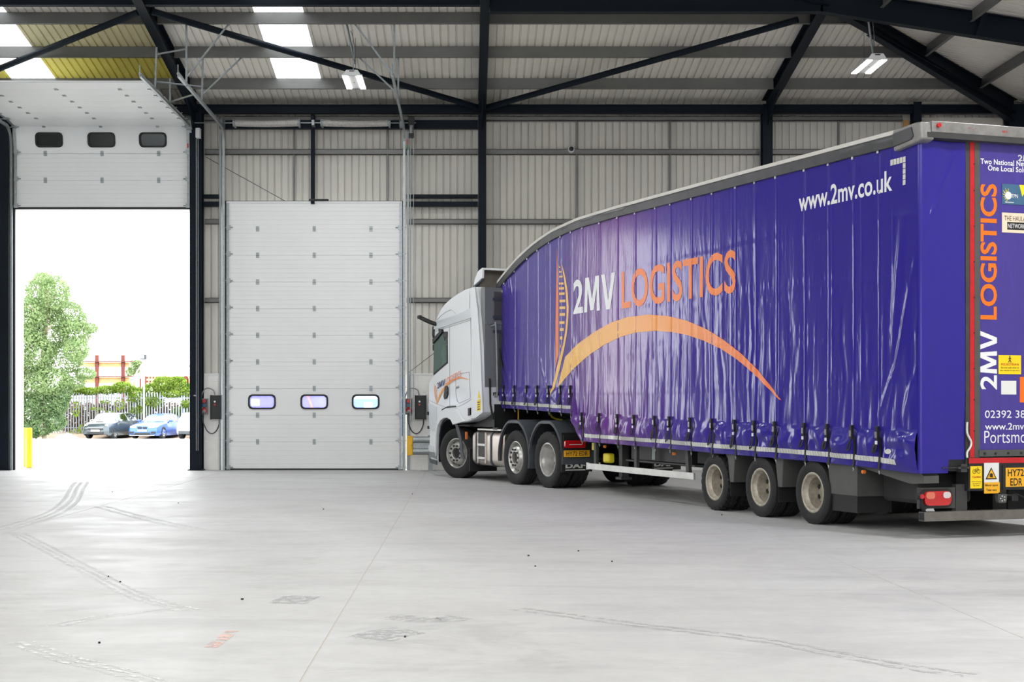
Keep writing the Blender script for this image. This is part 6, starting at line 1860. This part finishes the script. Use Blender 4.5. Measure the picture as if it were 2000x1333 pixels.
# ---- parked cars
def make_car(name, label, x, y, rz, paint, L, W, stations, plate=True, rear=False, mini=False):
    """stations from nose (x=0) to tail: (x, half width, sill, shoulder z, roof z, roof half width)"""
    c = empty(name, (x, y, gz(y)), rz, label=label, cat='car', group='cars parked along the fence')
    rows = []
    for (sx, hw, sz, sh, rf_, rw) in stations:
        half = [(hw * 0.9, sz), (hw, sz + 0.12), (hw * 1.0, (sz + sh) / 2), (hw * 0.96, sh), (rw + (hw * 0.93 - rw) * 0.55, sh + (rf_ - sh) * 0.5), (rw, rf_ - 0.04), (rw * 0.7, rf_)]
        ring = [(-sx, yy_, zz_) for yy_, zz_ in half] + [(-sx, -yy_, zz_) for yy_, zz_ in reversed(half)]
        rows.append(ring)
    mb = MB().grid(rows)
    n = len(rows[0])
    mb.f.append(tuple(range(n))); mb.f.append(tuple(range((len(rows) - 1) * n, len(rows) * n)))
    body = mb.build('body', paint, c, smooth=True)
    # glazing sits just proud of the shell
    def quad(i0, i1, j0, j1, nm, shrink=0.06, out=0.012):
        A, B, C2, D = (Vector(rows[i0][j0]), Vector(rows[i0][j1]), Vector(rows[i1][j1]), Vector(rows[i1][j0]))
        cen = (A + B + C2 + D) / 4
        nrm = (B - A).cross(D - A).normalized()
        if nrm.dot(cen - Vector((-L / 2, 0, 0.6))) < 0: nrm = -nrm
        P = [p + (cen - p) * shrink + nrm * out for p in (A, B, C2, D)]
        MB().add([tuple(p) for p in P] + [tuple(p - nrm * 0.01) for p in P], [(0, 1, 2, 3), (7, 6, 5, 4), (0, 4, 5, 1), (1, 5, 6, 2), (2, 6, 7, 3), (3, 7, 4, 0)]).build(nm, 'car_glass', c)
    return c, rows, quad, body
def finish_car(c, L, W, wheels, front=True, paint='car_dark', mini=False, z0=0.0):
    for wx_, wy_ in ((-wheels[0], 1), (-wheels[0], -1), (-wheels[1], 1), (-wheels[1], -1)):
        r = wheels[2]
        t = link('tyre', lm(('cart', r), lambda: MB().lathe([(r * 0.62, -0.1), (r * 0.9, -0.11), (r, -0.08), (r, 0.08), (r * 0.9, 0.11), (r * 0.62, 0.1)], 28).mesh('tyre', 'tyre', smooth=True)), c, (wx_, wy_ * (W / 2 - 0.11), r))
        if wy_ < 0: t.rotation_euler = (0, 0, math.pi)
        link('rim', lm(('carr', r), lambda: MB().lathe([(r * 0.64, 0.1), (r * 0.6, 0.08), (r * 0.5, 0.03), (0, 0.06)], 20).mesh('rim', 'rim_silver', smooth=True)), t)
        def sp():
            m = MB()
            for k in range(5):
                a = 2 * math.pi * k / 5
                m.bar((0.0, 0.08, 0.0), (r * 0.6 * math.cos(a), 0.09, r * 0.6 * math.sin(a)), 0.05, 0.03, up=(0, 1, 0))
            return m.mesh('spokes', 'rim_silver')
        link('spokes', lm(('cars', r), sp), t)
# dark hatchback
cxm = wx(212, 82.3)
st_mini = [(0.0, 0.72, 0.25, 0.52, 0.60, 0.62), (0.06, 0.80, 0.18, 0.62, 0.74, 0.68), (0.35, 0.84, 0.17, 0.80, 0.90, 0.72), (0.95, 0.85, 0.17, 0.90, 1.00, 0.74), (1.05, 0.85, 0.17, 0.92, 1.03, 0.72), (1.45, 0.85, 0.17, 0.94, 1.38, 0.64), (2.2, 0.85, 0.17, 0.95, 1.43, 0.64), (3.35, 0.84, 0.18, 0.96, 1.41, 0.62), (3.6, 0.82, 0.22, 0.95, 1.10, 0.68), (3.70, 0.78, 0.3, 0.85, 0.95, 0.68)]
c, rows, quad, body = make_car('hatchback_car', 'small dark grey hatchback with round headlamps parked by the fence', cxm - 0.45, 81.2, R(-104), 'car_dark', 3.7, 1.7, st_mini)
n = len(rows[0])
quad(4, 5, 5, n - 6, 'windscreen', 0.04)
for a, b in ((3, 5), (n - 4, n - 6)):
    quad(5, 6, a, b, 'side_window'); quad(6, 7, a, b, 'side_window')
quad(7, 8, 5, n - 6, 'rear_window')
finish_car(c, 3.7, 1.7, (0.68, 3.1, 0.31))
for sy in (-1, 1):
    MB().lathe([(0.0, 0.05), (0.10, 0.03), (0.125, 0.0)], 20).build('headlamp', 'clear_lens', c, smooth=True, loc=(-0.10, sy * 0.60, 0.68)).rotation_euler = (0, 0, R(-90))
    MB().lathe([(0.0, 0.03), (0.05, 0.02), (0.06, 0.0)], 14).build('fog_lamp', 'clear_lens', c, loc=(-0.03, sy * 0.56, 0.36)).rotation_euler = (0, 0, R(-90))
    MB().box(-1.35, -1.2, sy * 0.88 - 0.09, sy * 0.88 + 0.09, 0.93, 1.05).build('door_mirror', 'chrome', c, bevel=0.04)
MB().prism([(y, z) for y, z in rrect(-0.45, 0.45, 0.48, 0.60, 0.06)], -0.03, 0.03, axis='x').build('grille', 'black_plastic', c)
MB().prism([(y, z) for y, z in rrect(-0.48, 0.48, 0.585, 0.61, 0.012)], -0.02, 0.045, axis='x').build('grille_bar', 'chrome', c)
MB().box(0.0, 0.045, -0.26, 0.26, 0.40, 0.50).build('number_plate', 'sign_white', c)
MB().box(-0.02, 0.035, -0.5, 0.5, 0.26, 0.36).build('lower_intake', 'black_plastic', c, bevel=0.01)
MB().box(-0.62, -0.45, -0.2, 0.2, 0.92, 0.955).build('bonnet_scoop', 'black_plastic', c, bevel=0.01)
# blue coupe
st_cp = [(0.0, 0.72, 0.25, 0.50, 0.60, 0.60), (0.08, 0.84, 0.17, 0.60, 0.70, 0.68), (0.5, 0.89, 0.16, 0.74, 0.82, 0.76), (1.3, 0.91, 0.16, 0.85, 0.96, 0.76), (1.45, 0.91, 0.16, 0.87, 0.99, 0.74), (2.15, 0.91, 0.16, 0.90, 1.34, 0.60), (2.8, 0.91, 0.16, 0.92, 1.38, 0.58), (3.7, 0.91, 0.17, 0.94, 1.20, 0.58), (4.25, 0.88, 0.2, 0.95, 1.04, 0.66), (4.6, 0.80, 0.3, 0.88, 0.96, 0.64)]
c, rows, quad, body = make_car('coupe_car', 'blue coupe with twin grille parked beside the lamp post', wx(303, 82.3) - 0.45, 81.1, R(-103), 'car_blue', 4.6, 1.82, st_cp)
quad(4, 5, 5, n - 6, 'windscreen', 0.04)
for a, b in ((3, 5), (n - 4, n - 6)):
    quad(5, 6, a, b, 'side_window'); quad(6, 7, a, b, 'side_window')
quad(6, 7, 5, n - 6, 'rear_window')
finish_car(c, 4.6, 1.82, (0.82, 3.62, 0.33))
for sy in (-1, 1):
    MB().prism([(y, z) for y, z in rrect(min(sy * 0.36, sy * 0.72), max(sy * 0.36, sy * 0.72), 0.60, 0.70, 0.03)], -0.12, 0.0, axis='x').build('headlamp', 'clear_lens', c)
    MB().prism([(y, z) for y, z in rrect(min(sy * 0.03, sy * 0.27), max(sy * 0.03, sy * 0.27), 0.55, 0.66, 0.035)], -0.05, 0.03, axis='x').build('grille', 'black_plastic', c)
    MB().box(-0.04, 0.02, min(sy * 0.5, sy * 0.78), max(sy * 0.5, sy * 0.78), 0.28, 0.40).build('side_intake', 'black_plastic', c, bevel=0.015)
    MB().box(-1.7, -1.52, sy * 0.95 - 0.1, sy * 0.95 + 0.1, 0.92, 1.04).build('door_mirror', 'car_blue', c, bevel=0.04)
MB().box(-0.02, 0.04, -0.26, 0.26, 0.40, 0.50).build('number_plate', 'sign_white', c)
MB().box(-0.04, 0.03, -0.45, 0.45, 0.24, 0.34).build('lower_intake', 'black_plastic', c, bevel=0.01)
MB().box(-0.02, 0.05, -0.75, 0.75, 0.18, 0.21).build('front_lip', 'chrome', c)
# white hatch, tail towards the viewer, cut off by the door jamb
c, rows, quad, body = make_car('white_car', 'white car seen from behind at the right edge of the doorway', wx(372, 81.5) + 0.95, 84.9, R(78), 'car_white', 4.2, 1.78, [(s[0] * 1.1, s[1] * 1.02, s[2], s[3], s[4] * 1.03, s[5]) for s in st_mini])
quad(7, 8, 5, n - 6, 'rear_window')
for a, b in ((3, 5), (n - 4, n - 6)):
    quad(5, 6, a, b, 'side_window'); quad(6, 7, a, b, 'side_window')
finish_car(c, 4.1, 1.74, (0.75, 3.4, 0.32))
for sy in (-1, 1):
    MB().box(-4.06, -3.9, min(sy * 0.48, sy * 0.78), max(sy * 0.48, sy * 0.78), 0.80, 0.93).build('tail_lamp', 'red_lens', c, bevel=0.02)
MB().box(-4.12, -4.0, -0.7, 0.7, 0.28, 0.46).build('rear_bumper', 'fender', c, bevel=0.03)

# ---- trailers parked outside, glimpsed through the little door windows
pt = empty('parked_trailer', (-6.0, 46.0, 0), label='purple curtain-sided trailer outside, seen through the left and middle door windows', cat='trailer')
part('curtain', 'purple_far', pt, (-2.2, 2.0, 0.0, 2.5, 1.2, 4.0))
part('roof', 'roof_white', pt, (-2.25, 2.05, -0.05, 2.55, 4.0, 4.1))
part('side_rave', 'sign_white', pt, (-2.25, 2.05, -0.03, 2.53, 1.1, 1.2))
part('chassis_rail', 'chassis', pt, (-2.2, 2.0, 0.5, 2.0, 0.8, 1.1))
for x0 in (-1.15, -0.55, -1.75):
    part('white_panel', 'sign_white', pt, (x0 - 0.13, x0 + 0.13, -0.02, 0.0, 1.45, 1.66))
MB().bar((1.05, -0.02, 1.8), (1.25, -0.02, 1.3), 0.06, 0.02, up=(0, 1, 0)).build('orange_stripe', 'print_orange', pt)
for x in (-1.4, -0.3, 0.8):
    link('tyre', tyre_mesh(RT, WT, RIMT, 'rib'), pt, (x, 0.2, RT))
bt = empty('parked_van', (-2.6, 46.5, 0), label='blue box van outside, seen through the right door window', cat='van')
part('body', 'blue_far', bt, (-1.2, 1.6, 0.0, 2.2, 0.5, 3.2), bevel=0.05)
part('roof_strip', 'sign_white', bt, (-1.2, 1.6, -0.02, 0.0, 1.66, 1.75))
part('notice', 'sign_white', bt, (-0.62, -0.36, -0.02, 0.0, 1.32, 1.56))
for x in (-0.7, 1.0):
    link('tyre', tyre_mesh(RT, WT, RIMT, 'rib'), bt, (x, 0.2, RT))
